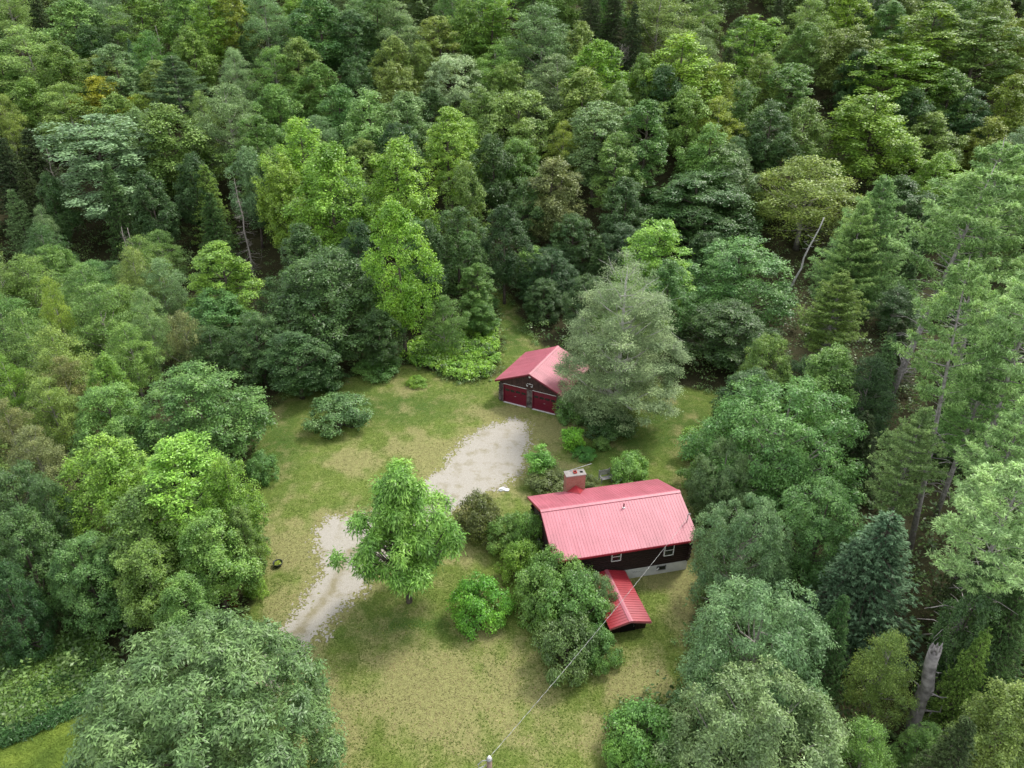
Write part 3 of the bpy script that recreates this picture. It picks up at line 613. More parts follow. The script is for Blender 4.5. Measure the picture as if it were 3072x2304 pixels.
for i in range(11):
    x = PC-PHW+.42+i*.235; m.box(x-.1, x+.1, PYE+.46, PYE+.52, -.3, PRZ-.12-abs(x-PC)*.26)
m.build('porch_wall', LOG, house)
m = MB(); m.box(PC-.55, PC+.55, PYE+.42, PYE+.455, -.02, .95); pdoor = m.build('porch_door', DARK, house)
m = MB(); m.tube([(PC+.42, PYE+.41, .42), (PC+.42, PYE+.36, .42), (PC+.42, PYE+.36, .56), (PC+.42, PYE+.41, .56)], .014, 6); m.build('handle', STEEL, pdoor)

# ------------------------------------------------------------------ garage
GX, GY, GYAW, GW, GL, GEZ, GRZ = 1.749, 65.35, -.4554, 8.0, 7.7, 2.656, 4.314
gar = empty('garage', (GX, GY, 0), GYAW, label='two-door log garage with pink-red metal roof at the end of the driveway', cat='garage')
m = MB(); T_ = MB(); roof_mesh(T_, 0, GL, GW/2, GRZ, GEZ)
V = [(v[1], v[0], v[2]) for v in T_.v]; m.add(V, [f[::-1] for f in T_.f]); groof = m.build('roof', ROOF2, gar)
m = MB(); m.bar((-.09, -.01, GRZ-.01), (-.09, GL+.01, GRZ-.01), .19, .05, up=(-.42, 0, 1)); m.bar((.09, -.01, GRZ-.01), (.09, GL+.01, GRZ-.01), .19, .05, up=(.42, 0, 1)); m.build('ridge_cap', ROOF, groof)
m = MB()
for s_ in (-1, 1):
    for y in (.02, GL-.02): m.bar((0, y, GRZ-.14), (s_*GW/2, y, GEZ-.14), .05, .15)
    m.bar((s_*(GW/2+.02), 0, GEZ-.1), (s_*(GW/2+.02), GL, GEZ-.1), .03, .14)
m.build('fascia', BURG, groof)
GF = .35; gx0, gx1 = -3.55, 3.55; DWD = 2.6; D1 = (-3.06, -.46); D2 = (.38, 2.98)
m = MB(); k = 0; z = .1
while z < 2.2:
    ext = .2 if k % 2 else .1
    for (a, b) in ((gx0-ext, D1[0]-.08), (D1[1]+.08, D2[0]-.08), (D2[1]+.08, gx1+ext)): m.tube([(a, GF+.1, z), (b, GF+.1, z)], .105, 9)
    m.tube([(gx0-ext, GL-.5, z), (gx1+ext, GL-.5, z)], .105, 9)
    for x in (gx0+.05, gx1-.05): m.tube([(x, GF-ext, z+.09), (x, GL-.4+ext, z+.09)], .105, 9)
    z += .185; k += 1
m.build('log_wall', LOGGREY, gar)
m = MB(); m.box(gx0+.1, gx1-.1, GF+.62, GL-.55, 0, 2.5); m.build('inner_wall', DARK, gar)
for yy, th in ((GF, .08), (GL-.52, .08)):
    m = MB()
    x = gx0
    while x < gx1-.01:
        zt = GRZ-(GRZ-GEZ)*abs(x+.1)/(GW/2)-.12
        m.box(x, x+.203, yy, yy+th, 2.27, zt); m.box(x-.02, x+.02, yy-.03, yy, 2.29, GRZ-(GRZ-GEZ)*abs(x)/(GW/2)-.14); x += .203
    m.build('gable_board', BOARD, gar)
for (a, b) in (D1, D2):
    m = MB()
    ns = 5; hz_ = 2.16/ns
    for i in range(ns):
        if i == 3:
            m.box(a, b, GF+.10, GF+.14, i*hz_+.006, i*hz_+.11); m.box(a, b, GF+.10, GF+.14, i*hz_+.37, (i+1)*hz_-.006)
            ws = (b-a)/4
            for j in range(5): m.box(max(a, a+j*ws-.07), min(b, a+j*ws+.07), GF+.10, GF+.14, i*hz_+.11, i*hz_+.37)
        else: m.box(a, b, GF+.10, GF+.14, i*hz_+.006, (i+1)*hz_-.006)
        m.box(a, b, GF+.115, GF+.125, i*hz_-.006, i*hz_+.006)
    d = m.build('garage_door', BURG, gar)
    for j in range(4):
        q = MB(); q.box(a+j*ws+.07, a+(j+1)*ws-.07, GF+.115, GF+.125, 3*hz_+.11, 3*hz_+.37); q.build('pane', GLASS, d)
    q = MB(); q.bar(((a+b)/2-.1, GF+.085, .95), ((a+b)/2+.1, GF+.085, .95), .03, .03); q.build('handle', STEEL, d)
    m = MB(); m.box(a-.08, a-.002, GF+.0, GF+.2, 0, 2.2); m.box(b+.002, b+.08, GF, GF+.2, 0, 2.2); m.box(a-.08, b+.08, GF-.004, GF+.2, 2.2, 2.265); fr = m.build('door_frame', BURG, d)
    m = MB(); m.box(a-.06, b+.06, GF-.045, GF+.0, 2.262, 2.30); m.build('head_flashing', WHITE, d)
    m = MB(); m.box(a-.05, b+.05, GF-.10, GF+.2, -.02, .05); m.build('door_sill', CONC, d)
m = MB(); m.tube([(.0, GF-.03, 3.86), (.0, GF-.16, 3.86)], .12, 10); m.tube([(0, GF-.16, 3.86), (0, GF-.2, 3.82)], .09, 10); m.build('gable_lamp', WHITE, gar)
m = MB(); m.bar((-.3, GF-.08, 2.98), (.3, GF-.08, 2.98), .03, .03); m.tube([(0, GF-.02, 3.0), (0, GF-.08, 2.98)], .05, 8)
for s_ in (-1, 1): m.tube([(s_*.3, GF-.08, 2.98), (s_*.36, GF-.12, 2.82), (s_*.28, GF-.16, 2.74), (s_*.2, GF-.2, 2.8)], [.015, .02, .055, .06], 8)
m.build('flood_light', WHITE, gar)

# ------------------------------------------------------------------ utility pole and service cable
P0 = at_z(1057, 1640, 9.2)
pole = empty('utility_pole', (P0[0], P0[1], 0), label='grey-brown wooden utility pole at the bottom edge holding the house cable', cat='utility pole')
m = MB(); m.tube([(0, 0, -.5), (0, 0, 5), (.0, 0, 9.2)], [.17, .15, .12], 12); m.build('post', POLEM, pole, True)
m = MB(); m.tube([(0, 0, 9.2), (0, 0, 9.27)], [.13, .11], 12); m.build('pole_cap', STEEL, pole)
m = MB(); m.tube([(0, 0, 9.27), (0, 0, 9.33), (0, 0, 9.40)], [.06, .085, .05], 10); m.build('insulator', WHITE, pole)
m = MB(); m.tube([(-.10, -.02, 9.15), (-.3, -.02, 9.12), (-.5, -.06, 8.9), (-.46, -.1, 8.72), (-.26, -.12, 8.86), (-.16, -.1, 8.98)], .022, 6); m.tube([(-.3, -.1, 8.85), (-.5, -.4, 8.3), (-.62, -.7, 7.9)], .022, 6); m.build('cable_loop', WIREM, pole)
c_, s_ = math.cos(HYAW), math.sin(HYAW)
M0 = np.array([HX+c_*(mx_+.17)-s_*(my_-.04), HY+s_*(mx_+.17)+c_*(my_-.04), 4.64]); Q0 = np.array([P0[0], P0[1], 9.33])
m = MB(); pts = []; NW = 90
for i in range(NW+1):
    t = i/NW; p = Q0+(M0-Q0)*t; p[2] -= .35*4*t*(1-t); pts.append(p)
m.tube(pts, .007, 5)
tw = []
for i in range(NW*4+1):
    t = i/(NW*4); p = Q0+(M0-Q0)*t; p[2] -= .35*4*t*(1-t); a = i*.55; p = p+np.array([math.cos(a)*.015, 0, math.sin(a)*.015]); tw.append(p)
m.tube(tw, .008, 4)
tag(m.build('overhead_cable', WIREM), 'thin twisted pale cable sagging from the utility pole to the house roof mast', 'cable')

# ------------------------------------------------------------------ small things
b = at_z(601, 1222)
bowl = empty('bowl_planter', (b[0], b[1], 0), .3, label='round black bowl planter with wire hangers standing on the dry grass', cat='planter')
m = MB(); n_ = 24; prof_ = [(.12, .02), (.26, .05), (.34, .18), (.36, .30), (.38, .31), (.38, .34), (.335, .34), (.31, .22)]
V = [(r*math.cos(2*math.pi*k/n_), r*math.sin(2*math.pi*k/n_), z) for r, z in prof_ for k in range(n_)]
F_ = [(i*n_+k, i*n_+(k+1) % n_, (i+1)*n_+(k+1) % n_, (i+1)*n_+k) for i in range(len(prof_)-1) for k in range(n_)]
m.add(V, F_+[tuple(range(n_))[::-1]]); m.build('bowl', BLACKM, bowl, True)
for a, l_ in ((.4, 1.3), (1.7, .8), (2.5, .9)): m = MB(); m.tube([(.36*math.cos(a), .36*math.sin(a), .33), (.36*math.cos(a)+l_*.5*math.cos(a), .36*math.sin(a)+l_*.55*math.sin(a), .55)], .012, 5); m.build('hanger', BLACKM, bowl)
rg = np.random.default_rng(5); P_ = rg.normal(0, .11, (260, 3))*[1, 1, .2]+[0, 0, .26]; Nn = nrm(rg.normal(size=(260, 3))*.5+[0, 0, 1]); Vq = leaf_quads(P_, Nn, .12, .05, rg)
o = mesh_obj('plant', Vq, quads(260), LEAF, bowl); o.color = (.32, .40, .05, 1)
b = at_z(1085, 1058)
rk = empty('stone_slab', (b[0], b[1], 0), .5, label='small pile of pale stone slabs on the grass beside the gravel', cat='stone')
for (x, y, z, sx, sy, a) in ((0, 0, .06, .34, .25, .2), (.32, -.28, .05, .24, .18, -.5), (-.02, .02, .16, .22, .16, .7)):
    m = MB(); V = [(x+sx*(1+.15*math.sin(k*2.3+a))*math.cos(a+k*math.pi/3.5), y+sy*(1+.2*math.cos(k*3.1))*math.sin(a+k*math.pi/3.5), zz) for zz in (z-.06, z+.04) for k in range(7)]
    m.add(V, [tuple(range(7))[::-1], tuple(range(7, 14))]+[(k, (k+1) % 7, 7+(k+1) % 7, 7+k) for k in range(7)]); m.build('slab', STONE, rk)
b = at_z(1308, 1040)
bench = empty('garden_bench', (b[0], b[1], 0), .35, label='weathered grey slatted wooden bench partly hidden behind the house roof', cat='bench')
m = MB()
for i in range(4): m.box(-.55, .55, -.25+i*.13, -.16+i*.13, .42, .45)
m.build('seat', GREYWOOD, bench); m = MB()
for i in range(5): m.box(-.55, .55, .30, .33, .55+i*.12, .63+i*.12)
m.build('backrest', GREYWOOD, bench)
for x in (-.52, .52):
    for y0_, h_ in ((-.24, .64), (.33, 1.15)): q = MB(); q.box(x-.035, x+.035, y0_, y0_+.07, -.02, h_); q.build('leg', GREYWOOD, bench)
    q = MB(); q.box(x-.04, x+.04, -.26, .33, .641, .67); q.build('armrest', GREYWOOD, bench)
b = at_z(1322, 1046)
m = MB(); m.bar((0, 0, 0.02), (.35, -.55, .85), .5, .04)
for i in range(4): m.bar((.02+.08*i, -.03-.13*i, .1+.2*i), (.06+.08*i, -.09-.13*i, .18+.2*i), .58, .03)
o = m.build('leaning_board', mat('blue_grey_paint', (.30, .30, .40), .7, .3, .4, 5)); o.location = (b[0]+.25, b[1], 0); o.rotation_euler = (0, 0, .5); tag(o, 'blue-grey board leaning against the garden bench behind the house', 'board')
b = at_z(503, 1312)
m = MB()
for i in range(8): m.add([(x, -.02+.03*math.sin(i*1.7+z*3), z) for x in (i*.07, i*.07+.07) for z in (0.0, .45, .9)], [(0, 3, 4, 1), (1, 4, 5, 2)])
m.bar((-.03, 0, 0), (-.03, 0, 1.0), .05, .05); m.bar((.59, 0, 0), (.59, 0, 1.0), .05, .05); m.bar((-.03, 0, .93), (.59, 0, .93), .05, .05)
o = m.build('red_cloth', REDCLOTH); o.location = (b[0]-.2, b[1], .05); tag(o, 'dark red cloth hung on a low frame among shrubs at the lawn edge', 'cloth')
b = at_z(468, 1272)
m = MB(); rg = np.random.default_rng(8); V = []
for zz, r in ((-.1, .55), (.25, .6), (.5, .5), (.62, .25)): V += [(r*(1+.2*rg.normal())*math.cos(k*.785), r*.8*(1+.2*rg.normal())*math.sin(k*.785), zz+.05*rg.normal()) for k in range(8)]
m.add(V, [(i*8+k, i*8+(k+1) % 8, (i+1)*8+(k+1) % 8, (i+1)*8+k) for i in range(3) for k in range(8)]+[tuple(range(24, 32))]); o = m.build('boulder', mat('brown_stone', (.17, .13, .11), .95, .1, .4, 5, .4, 8)); o.location = (b[0], b[1], 0)
tag(o, 'brown boulder half hidden under the trees left of the lawn', 'boulder')

# ------------------------------------------------------------------ broken trunk, leaning birch, dead trees
def stick_tree(name, label, base, top, r0, r1, material, nb, lb, cat='tree', seed=1, jag=False, up=.3, bstart=.3, twigs=2, bcol=None, wob=.1):
    rg = np.random.default_rng(seed); base = np.array(base, float); top = np.array(top, float); L_ = np.linalg.norm(top-base)
    root = empty(name, tuple(base), label=label, cat=cat); d = top-base; m = MB(); pts = []; rr = []
    for i in range(9):
        t = i/8; pts.append(d*t+rg.normal(0, wob, 3)*(0 < i < 8)*[1, 1, .2]); rr.append(r0+(r1-r0)*t)
    pts[0] = pts[0]-np.array([0, 0, .3]); m.tube(pts, rr, 10)
    if jag:
        for k in range(7): a = k*.9; m.tube([d+[r1*.7*math.cos(a), r1*.7*math.sin(a), -.15], d+[r1*.8*math.cos(a), r1*.8*math.sin(a), .15+.35*rg.random()]], [r1*.35, .02], 5)
    m.build('trunk', material, root, True)
    for q in range(nb):
        t = rg.uniform(bstart, .97); a = rg.uniform(0, 6.28); p = d*t; l_ = lb*(1.15-t)*rg.uniform(.6, 1.2); m2 = MB()
        e = p+np.array([math.cos(a), math.sin(a), up*rg.uniform(.2, 1.5)])*l_; mid = (p+e)/2+[0, 0, -.06*l_]+rg.normal(0, .05*l_, 3)
        rb = max(.026, (r0+(r1-r0)*t)*.28); m2.tube([p, mid, e], [rb, rb*.6, .008], 5, False)
        for w__ in range(twigs):
            s = rg.uniform(.3, .95); g = p+(e-p)*s; m2.tube([g, g+rg.normal(0, .28*l_, 3)], [rb*.4, .006], 4, False)
        m2.build('branch', bcol or material, root, True)
    return root
def up_from(u0, v0, z0, u1, v1):
    """top point above base pixel (u0,v0 on ground z0): height solved at the same distance from the camera"""
    b_ = at_z(u0, v0, z0); d = sight(u1, v1); k = b_[1]/d[1]; return b_, CAM+d*k
B_, T_ = up_from(1962, 1600, 0, 2021, 1402)
stick_tree('broken_tree', 'grey broken-off pine trunk with a splintered top at lower right', B_, T_, .40, .31, mat('snag_bark', (.36, .33, .32), .95, .1, .6, 2.2, .9, 6), 9, 1.6, seed=4, jag=True, bstart=.15, wob=.05)
B_, T_ = up_from(1700, 640, 0, 1772, 480); T_[2] = max(T_[2], 9)
stick_tree('leaning_birch', 'slender white birch trunk leaning right out of the dark gap', B_, CAM+sight(1780, 470)*(np.linalg.norm(B_-CAM)-4), .17, .07, mat('white_birch_bark', (.62, .60, .57), .8, .2, .35, 5), 7, 2.6, seed=5, bstart=.55)
P_, t_ = solve_base(548, 600, .5)
tz = float(terrain(P_[0], P_[1])); T2 = CAM+sight(506, 385)*t_*.99
stick_tree('dead_spruce', 'leafless grey dead spruce standing between the bright maples', (P_[0], P_[1], tz), T2, .17, .02, DEADBARK, 70, 2.3, seed=6, up=-.25, bstart=.12, twigs=3)
for (u0, v0, u1, v1, lab, sd_) in ((285, 575, 262, 490, 'pale bare trunk, the left-leaning one of a pair under the silvery tree', 11), (303, 572, 275, 492, 'pale bare trunk, the right-hand one of a pair under the silvery tree', 12), (355, 150, 335, 55, 'thin pale dead trunk rising among top left crowns', 13),
                                   (130, 430, 100, 320, 'bleached leaning dead birch at the dark gap near the left edge', 14), (1330, 150, 1345, 95, 'bleached tangle of dead branches near the top middle', 15), (2055, 330, 2048, 300, 'short snapped grey snag poking above the white pines', 16)):
    P_, t_ = solve_base(u0, v0, 5.0); gz_ = float(terrain(P_[0], P_[1])); k_ = P_[1]/sight(u1, v1)[1]
    T2 = CAM+sight(u1, v1)*(k_-1.0)
    stick_tree('dead_tree', lab, (P_[0], P_[1], gz_), T2, .15, .04, DEADBARK, 16 if sd_ != 15 else 40, 2.4 if sd_ != 15 else 4.5, seed=sd_, bstart=.5, twigs=3, up=.8)
P_ = at_z(877, 772); 

# ------------------------------------------------------------------ trees
LM = [('the golden tree', 222, 222), ('the dead grey spruce', 530, 470), ('the garage', 840+320, 830), ('the house', 1320, 1110), ('the lone lawn tree', 870, 1150), ('the leaning white birch trunk', 1730, 560),
      ('the grey-twigged tree', 1310, 680), ('the silvery round crown', 985, 190), ('the tallest white pines', 2060, 480), ('the broken trunk', 1990, 1500), ('the big dome tree', 450, 1500),
      ('the small bright maple', 480, 620), ('the twin bright maples', 740, 420), ('the dead branch tangle', 1330, 110), ('the pointed bluish fir', 1890, 1230), ('the round bushy oak', 1590, 590), ('the silvery tree on the left', 222, 345),
      ('the top left corner', 20, 0), ('the top right corner', 2200, 0), ('the left edge middle', 0, 830), ('the grass lane', 1105, 700)]
DIRS = ['right of', 'lower right of', 'below', 'lower left of', 'left of', 'upper left of', 'above', 'upper right of']
ORD = ['', 'second ', 'third ', 'fourth ', 'fifth ', 'sixth ', 'seventh ', 'eighth ', 'ninth ', 'tenth ']
recs = []
for row in FT.replace('\n', '|').split('|'):
    q = row.split()
    if len(q) < 6: continue
    recs.append([q[0], q[1]]+[float(a) for a in q[2:6]])
def where(u, v):
    best = min(LM, key=lambda l: math.hypot(u-l[1], v-l[2])); dx, dy = u-best[1], v-best[2]
    k = int(round(math.degrees(math.atan2(dy, dx))/45)) % 8
    return best, DIRS[k], math.hypot(dx, dy)
HC = dict(maple=.66, ash=.66, oak=.6, birch=.64, pine=.68, fir=.55, neardome=.6)
CENTRES = []; POS = []
for r in recs:
    P_, t_ = solve_base(r[2], r[3], r[5]*HC[r[1]]); gz_ = float(terrain(P_[0], P_[1]))
    dep = P_[1]*math.cos(PITCH)-(P_[2]-HCAM)*math.sin(PITCH); R = r[4]/2*dep/(FOC*.72)*(1.34 if r[3] < 400 else 1.15)
    POS.append((P_[0], P_[1], gz_, R)); CENTRES.append((P_[0], P_[1], R))
PINES = ((1965, 1185, 24, 170, 'pine', 'tall white pine with long bare grey trunk, nearest behind the bluish fir', -.10), (2072, 1135, 24, 185, 'pinepale', 'tall white pine at the right edge with dead side branches on its trunk', -.10),
         (1893, 925, 27, 215, 'pine', 'tall white pine, leftmost of the group, upper trunk showing through plumes', -.12), (2045, 885, 28, 230, 'pine', 'tallest white pine at the back of the group on the right', -.10),
         (2105, 960, 21, 150, 'pine', 'white pine with shaded trunk just behind the one at the right edge', -.08), (2005, 1500, 18.5, 215, 'pinepale', 'pale plumed white pine right behind the broken trunk', -.05),
         (2200, 900, 25, 220, 'pinepale', 'white pine cut by the right edge of the picture, middle height', 0))
for q in PINES:
    b_ = at_z(q[0], q[1]); CENTRES.append((b_[0], b_[1], 2.2))
for (u, v, rr) in ((225, 520, 6), (300, 540, 6), (222, 300, 5), (545, 660, 6), (1690, 700, 8), (1720, 640, 7), (1740, 600, 7), (450, 1545, 7.5), (918, 1310, 4), (1318, 905, 6), (877, 772, 4)):
    b_ = at_z(u, v); CENTRES.append((b_[0], b_[1], rr))
rf = np.random.default_rng(2024); FAR = []; cand = []
yy_ = 22.0
while yy_ < 236:
    sp_ = 6.6+yy_*.014
    for xx_ in np.arange(-(yy_*.80+22), yy_*.80+22, sp_): cand.append((xx_+rf.normal(0, sp_*.22), yy_+rf.normal(0, sp_*.22)))
    yy_ += sp_*.86
cand = np.array(cand); outside = (~inside(LAWN, cand[:, 0], cand[:, 1])) & (seg_dist(LAWN, cand[:, 0], cand[:, 1]) > 3.2) & ~inside(MEADOW, cand[:, 0], cand[:, 1])
nfill = 0
for (x_, y_), ok in sorted(zip(cand.tolist(), outside), key=lambda q: q[0][1]):
    if not ok: continue
    cc = np.array(CENTRES); dd_ = np.hypot(cc[:, 0]-x_, cc[:, 1]-y_)
    if (dd_ < (cc[:, 2]+2.9)*((.80 if y_ > 100 else .66) if x_ < 28 or y_ > 100 else .5)).any(): continue
    if y_ < 60 and (abs(x_) < y_*.3 or (x_ < 0 and y_ < 34)): continue
    hill = y_ > 100
    h_ = rf.uniform(11, 15.5) if hill else rf.uniform(6.5, 10.5)
    kd = rf.choice(['maple', 'ash', 'birch', 'maple', 'oak', 'fir'] if hill else ['oak', 'birch', 'maple', 'birch', 'fir'])
    if x_ > 25 and y_ < 95: kd = rf.choice(['birch', 'fir', 'oak', 'fir'])
    if kd == 'oak': h_ = min(h_, 12.5)
    cl_ = rf.choice(['darkfir', 'darkfir', 'dark']) if kd == 'fir' else rf.choice(['mid', 'green', 'olive', 'grey', 'lime', 'dark', 'dark', 'mid'] if hill else ['dark', 'green', 'mid', 'dark', 'deep'])
    gz_ = float(terrain(x_, y_)); U_, V_ = proj_D(x_, y_, gz_+h_*.66)
    R_ = rf.uniform(3.8, 5.4)*(1 if hill else .75)*(.62 if kd == 'fir' else 1); CENTRES.append((x_, y_, R_))
    if -40 < U_ < 2250 and -40 < V_ < 1690 and nfill < 96 and gz_ < 37: recs.append([str(cl_), str(kd), float(U_), float(V_), 0, h_]); POS.append((x_, y_, gz_, R_)); nfill += 1
    else: FAR.append((x_, y_, gz_, R_, h_, str(kd), str(cl_)))
bins = {}
for r in recs:
    b_, d_, ds = where(r[2], r[3]); r += [b_[0], d_, ds]; bins.setdefault((r[0], r[1], b_[0], d_), []).append(r)
labels = {}
for k, rs in bins.items():
    rs.sort(key=lambda r: r[8])
    for i, r in enumerate(rs):
        col, kind, lmk, d_ = k
        near = 'just ' if (i == 0 and len(rs) == 1 and r[8] < 110) else ''
        o_ = (ORD[i] if i else ('nearest ' if len(rs) > 1 else ''))
        base_ = '%s%s %s' % (o_, CW[col], KW[kind])
        if lmk == 'the golden tree' and r[8] < 2: labels[id(r)] = 'small tree turned golden yellow, alone among green crowns at upper left'
        elif lmk == 'the silvery round crown' and r[8] < 2: labels[id(r)] = 'rounded pale silvery green crown near the top middle'
        elif r[8] < 3: labels[id(r)] = {'the pointed bluish fir': 'bluish pointed fir standing tallest at lower right', 'the silvery tree on the left': 'large pale silvery green tree with dark gap beneath it on the left',
                                         'the round bushy oak': 'dense round rich green crown left of the leaning birch trunk'}.get(lmk, base_+' '+near+d_+' '+lmk)
        else: labels[id(r)] = base_+', '+near+d_+' '+lmk
rj = np.random.default_rng(77)
for r, (x_, y_, gz_, R) in zip(recs, POS):
    base_c = np.array(CL[r[0]])*rj.uniform(.88, 1.15)*np.array([rj.uniform(.92, 1.1), 1, rj.uniform(.9, 1.1)])
    place(r[1], x_, y_, gz_, R, float(r[5]), base_c, labels[id(r)], group='trees of the forest')
# tall pines on the right, placed by their foot
for (u, v, h, wd, col, lab, ln) in PINES:
    b_ = at_z(u, v)
    place('tallpine', b_[0], b_[1], 0, wd/2*(np.linalg.norm(b_+[0, 0, h*.7]-CAM))/(FOC*.72)*1.08, h, CL[col], lab, group='tall white pines on the right', lean=(0, ln))
# the wood that carries on uphill and out to the sides, one mass
for tint in (0, 1):
    vs = []
    for i_, (x_, y_, gz_, R_, h_, kd, cl_) in enumerate(FAR):
        if i_ % 2 != tint: continue
        p = PROT[kd][i_ % len(PROT[kd])]; V = np.asarray(p['V']).reshape(-1, 4, 3); V = V[rj.random(len(V)) < .30]; c = V.mean(1, keepdims=True); V = c+(V-c)*1.75
        a = rj.uniform(0, 6.28); k_ = R_/p['R']; V = V*[k_, k_, h_/p['h']]; V = V@np.array([[math.cos(a), math.sin(a), 0], [-math.sin(a), math.cos(a), 0], [0, 0, 1]])
        vs.append((V+[x_, y_, gz_]).reshape(-1, 3))
    V = np.concatenate(vs); o = mesh_obj('distant_wood', V, quads(len(V)//4), LEAF); o.color = (*[(.14, .215, .055), (.11, .175, .055)][tint], 1)
    tag(o, ['mid green wood carrying on up the hillside beyond the nearer trees', 'darker green wood carrying on beyond the nearer trees'][tint], 'wood', kind='stuff')
print('trees', len(recs), 'far', len(FAR), 'fill', nfill)
def special(kind, u, v, wd, h, col, lab, cat='tree', hc=None, base=False, group=None, name=None, **k):
    if base: b_ = at_z(u, v); P_ = b_
    else: P_, _ = solve_base(u, v, h*(hc if hc else .55))
    gz_ = float(terrain(P_[0], P_[1])); Q = np.array([P_[0], P_[1], gz_+h*.55]); dep = Q[1]*math.cos(PITCH)-(Q[2]-HCAM)*math.sin(PITCH)
    R = wd/2*dep/(FOC*.72)
    if kind not in ('bush', 'sapling'): CENTRES.append((P_[0], P_[1], R))
    return place(kind, P_[0], P_[1], gz_, R, h, CL[col] if isinstance(col, str) else col, lab, cat, group, name=name, **k)
special('bigdome', 448, 1592, 610, 11.5, (.14, .205, .075), 'very big dome-crowned grey-green tree filling the lower left', hc=.5)
special('lawntree', 884, 1300, 246, 12.2, (.20, .33, .065), 'lone tree with drooping compound leaves standing on the lawn by the driveway', base=True)
special('greytwig', 1328, 905, 290, 18.5, (.225, .265, .135), 'large grey-green tree with pale bare twigs leaning over the garage roof', base=True)
special('maple', 877, 772, 150, 19, (.21, .34, .045), 'bright green maple on a tall bare trunk at the lawn edge', base=True, var=1)
special('weeping', 405, 745, 85, 9, 'brown', 'small pale weeping tree among the saplings on the left')
B = lambda *a, **k: special('bush', *a, cat='bush', hc=.5, **k)
B(735, 888, 138, 3.6, (.14, .22, .08), 'round grey-green bush standing alone on the left lawn', var=0)
B(900, 824, 48, 1.0, 'lime', 'tiny low bush in a bare patch of lawn', var=1)
B(1036, 1118, 125, 3.6, (.14, .145, .04), 'dark brownish green yew bush between driveway and house', var=2)
B(1095, 1150, 100, 3.0, 'mid', 'low green bush hugging the brownish yew on its lower side', var=0)
B(1036, 1303, 138, 3.4, (.14, .30, .04), 'small bright green shrub on the lawn below the house bushes', var=1, name='shrub')
B(1140, 1150, 100, 3.6, (.17, .27, .06), 'leafy green bush against the left end of the house', var=1)
B(1125, 1215, 100, 3.2, 'lime', 'light green bush between the lawn shrub and the house corner', var=2)
B(1205, 1245, 140, 4.4, (.16, .25, .06), 'tall bush covering the front left corner of the house roof', var=0)
B(1165, 1285, 140, 4.2, (.16, .25, .06), 'mid green bush at the left of the big bush mass', var=2)
B(1240, 1315, 170, 4.6, (.14, .24, .06), 'broad green bush in the middle of the mass beside the porch', var=1)
B(1225, 1390, 150, 4.0, (.12, .17, .055), 'dark bush at the front of the mass beside the porch', var=0)
B(1290, 1290, 90, 3.6, 'grey', 'greyish bush touching the porch roof edge', var=2)
B(1290, 1405, 100, 2.8, 'green', 'small dark bush in front of the porch opening', var=1)
B(1358, 1015, 98, 2.8, (.20, .32, .07), 'rounded feathery green bush behind the house ridge', var=2)
B(1185, 1040, 105, 1.8, (.13, .15, .045), 'low olive bush beside the chimney', var=0)
B(1270, 1045, 60, 1.6, (.13, .15, .045), 'little olive bush between the chimney and the bench', var=1)
B(1262, 980, 55, 1.1, (.09, .22, .045), 'dark green clump of strap-leaved plants in the garden bed', var=2, name='plant_clump')
B(1300, 960, 40, 1.2, 'mid', 'small green clump at the right end of the garden bed', var=0)
B(1236, 880, 80, 3.0, 'green', 'dark bush at the front right corner of the garage', var=1)
B(1310, 910, 130, 2.6, 'dark', 'dark low bush under the grey-twigged tree', var=2)
B(690, 820, 120, 2.4, 'dark', 'dark bush under the trees at the back of the left lawn', var=0)
B(820, 790, 110, 2.2, 'green', 'green bush left of the bright bramble patch', var=2)
B(1395, 1590, 180, 3.4, (.15, .27, .065), 'large dense fresh green bush at the bottom edge right of centre', var=1)
B(1345, 1640, 90, 2.6, (.17, .29, .06), 'smaller fresh green bush at the bottom edge touching the large one', var=0)
B(553, 1272, 55, 1.8, 'lime', 'light green bush edging the lawn left of the bowl planter', var=2)
B(548, 1190, 70, 2.4, 'lime', 'bright bush at the lawn edge above the bowl planter', var=1)
B(565, 1010, 80, 3, 'green', 'green bush at the left lawn edge above the pale driveway patch', var=0)
special('sapling', 1237, 940, 52, 3.2, (.20, .38, .04), 'bright yellow-green sapling in the bed right of the garage', 'sapling', .5, var=0)
special('sapling', 1168, 1000, 62, 3.4, (.18, .33, .06), 'thin light sapling on the grass above the brick chimney', 'sapling', .5, var=1)
special('sapling', 1508, 955, 62, 4.2, (.21, .31, .06), 'feathery light green sapling at the right side of the lawn', 'sapling', .5, var=0)
special('sapling', 1500, 1030, 55, 2.8, 'mid', 'dull green sapling below the feathery one at the right lawn side', 'sapling', .5, var=1)
special('sapling', 1040, 650, 55, 4, 'green', 'slim green sapling at the left side of the grass lane', 'sapling', .5, var=1)

# ------------------------------------------------------------------ undergrowth, brambles, ferns, grass (uncountable)
def scatter(name, label, cat, x, y, rc, z, nleaf, l, w_, color, seed, upn=.9, flat=.6, mat_=LEAF):
    rg = np.random.default_rng(seed); n_ = len(x); C = np.stack([x, y, terrain(x, y)+z], 1)
    D = nrm(rg.normal(size=(n_, nleaf, 3))+[0, 0, .6]); Q = C[:, None, :]+D*rc[:, None, None]*rg.uniform(.5, 1.05, (n_, nleaf, 1))*[1, 1, flat]
    Nn = nrm(D*.6+[0, 0, upn]+rg.normal(size=(n_, nleaf, 3))*.5); V = leaf_quads(Q.reshape(-1, 3), Nn.reshape(-1, 3), l, w_, rg)
    o = mesh_obj(name, V, quads(len(V)//4), mat_); o.color = (*color, 1); tag(o, label, cat, kind='stuff'); return o
rg = np.random.default_rng(99)
n_ = 15000; y = 14+190*rg.random(n_)**.8; x = (rg.random(n_)-.5)*(50+y*1.75)
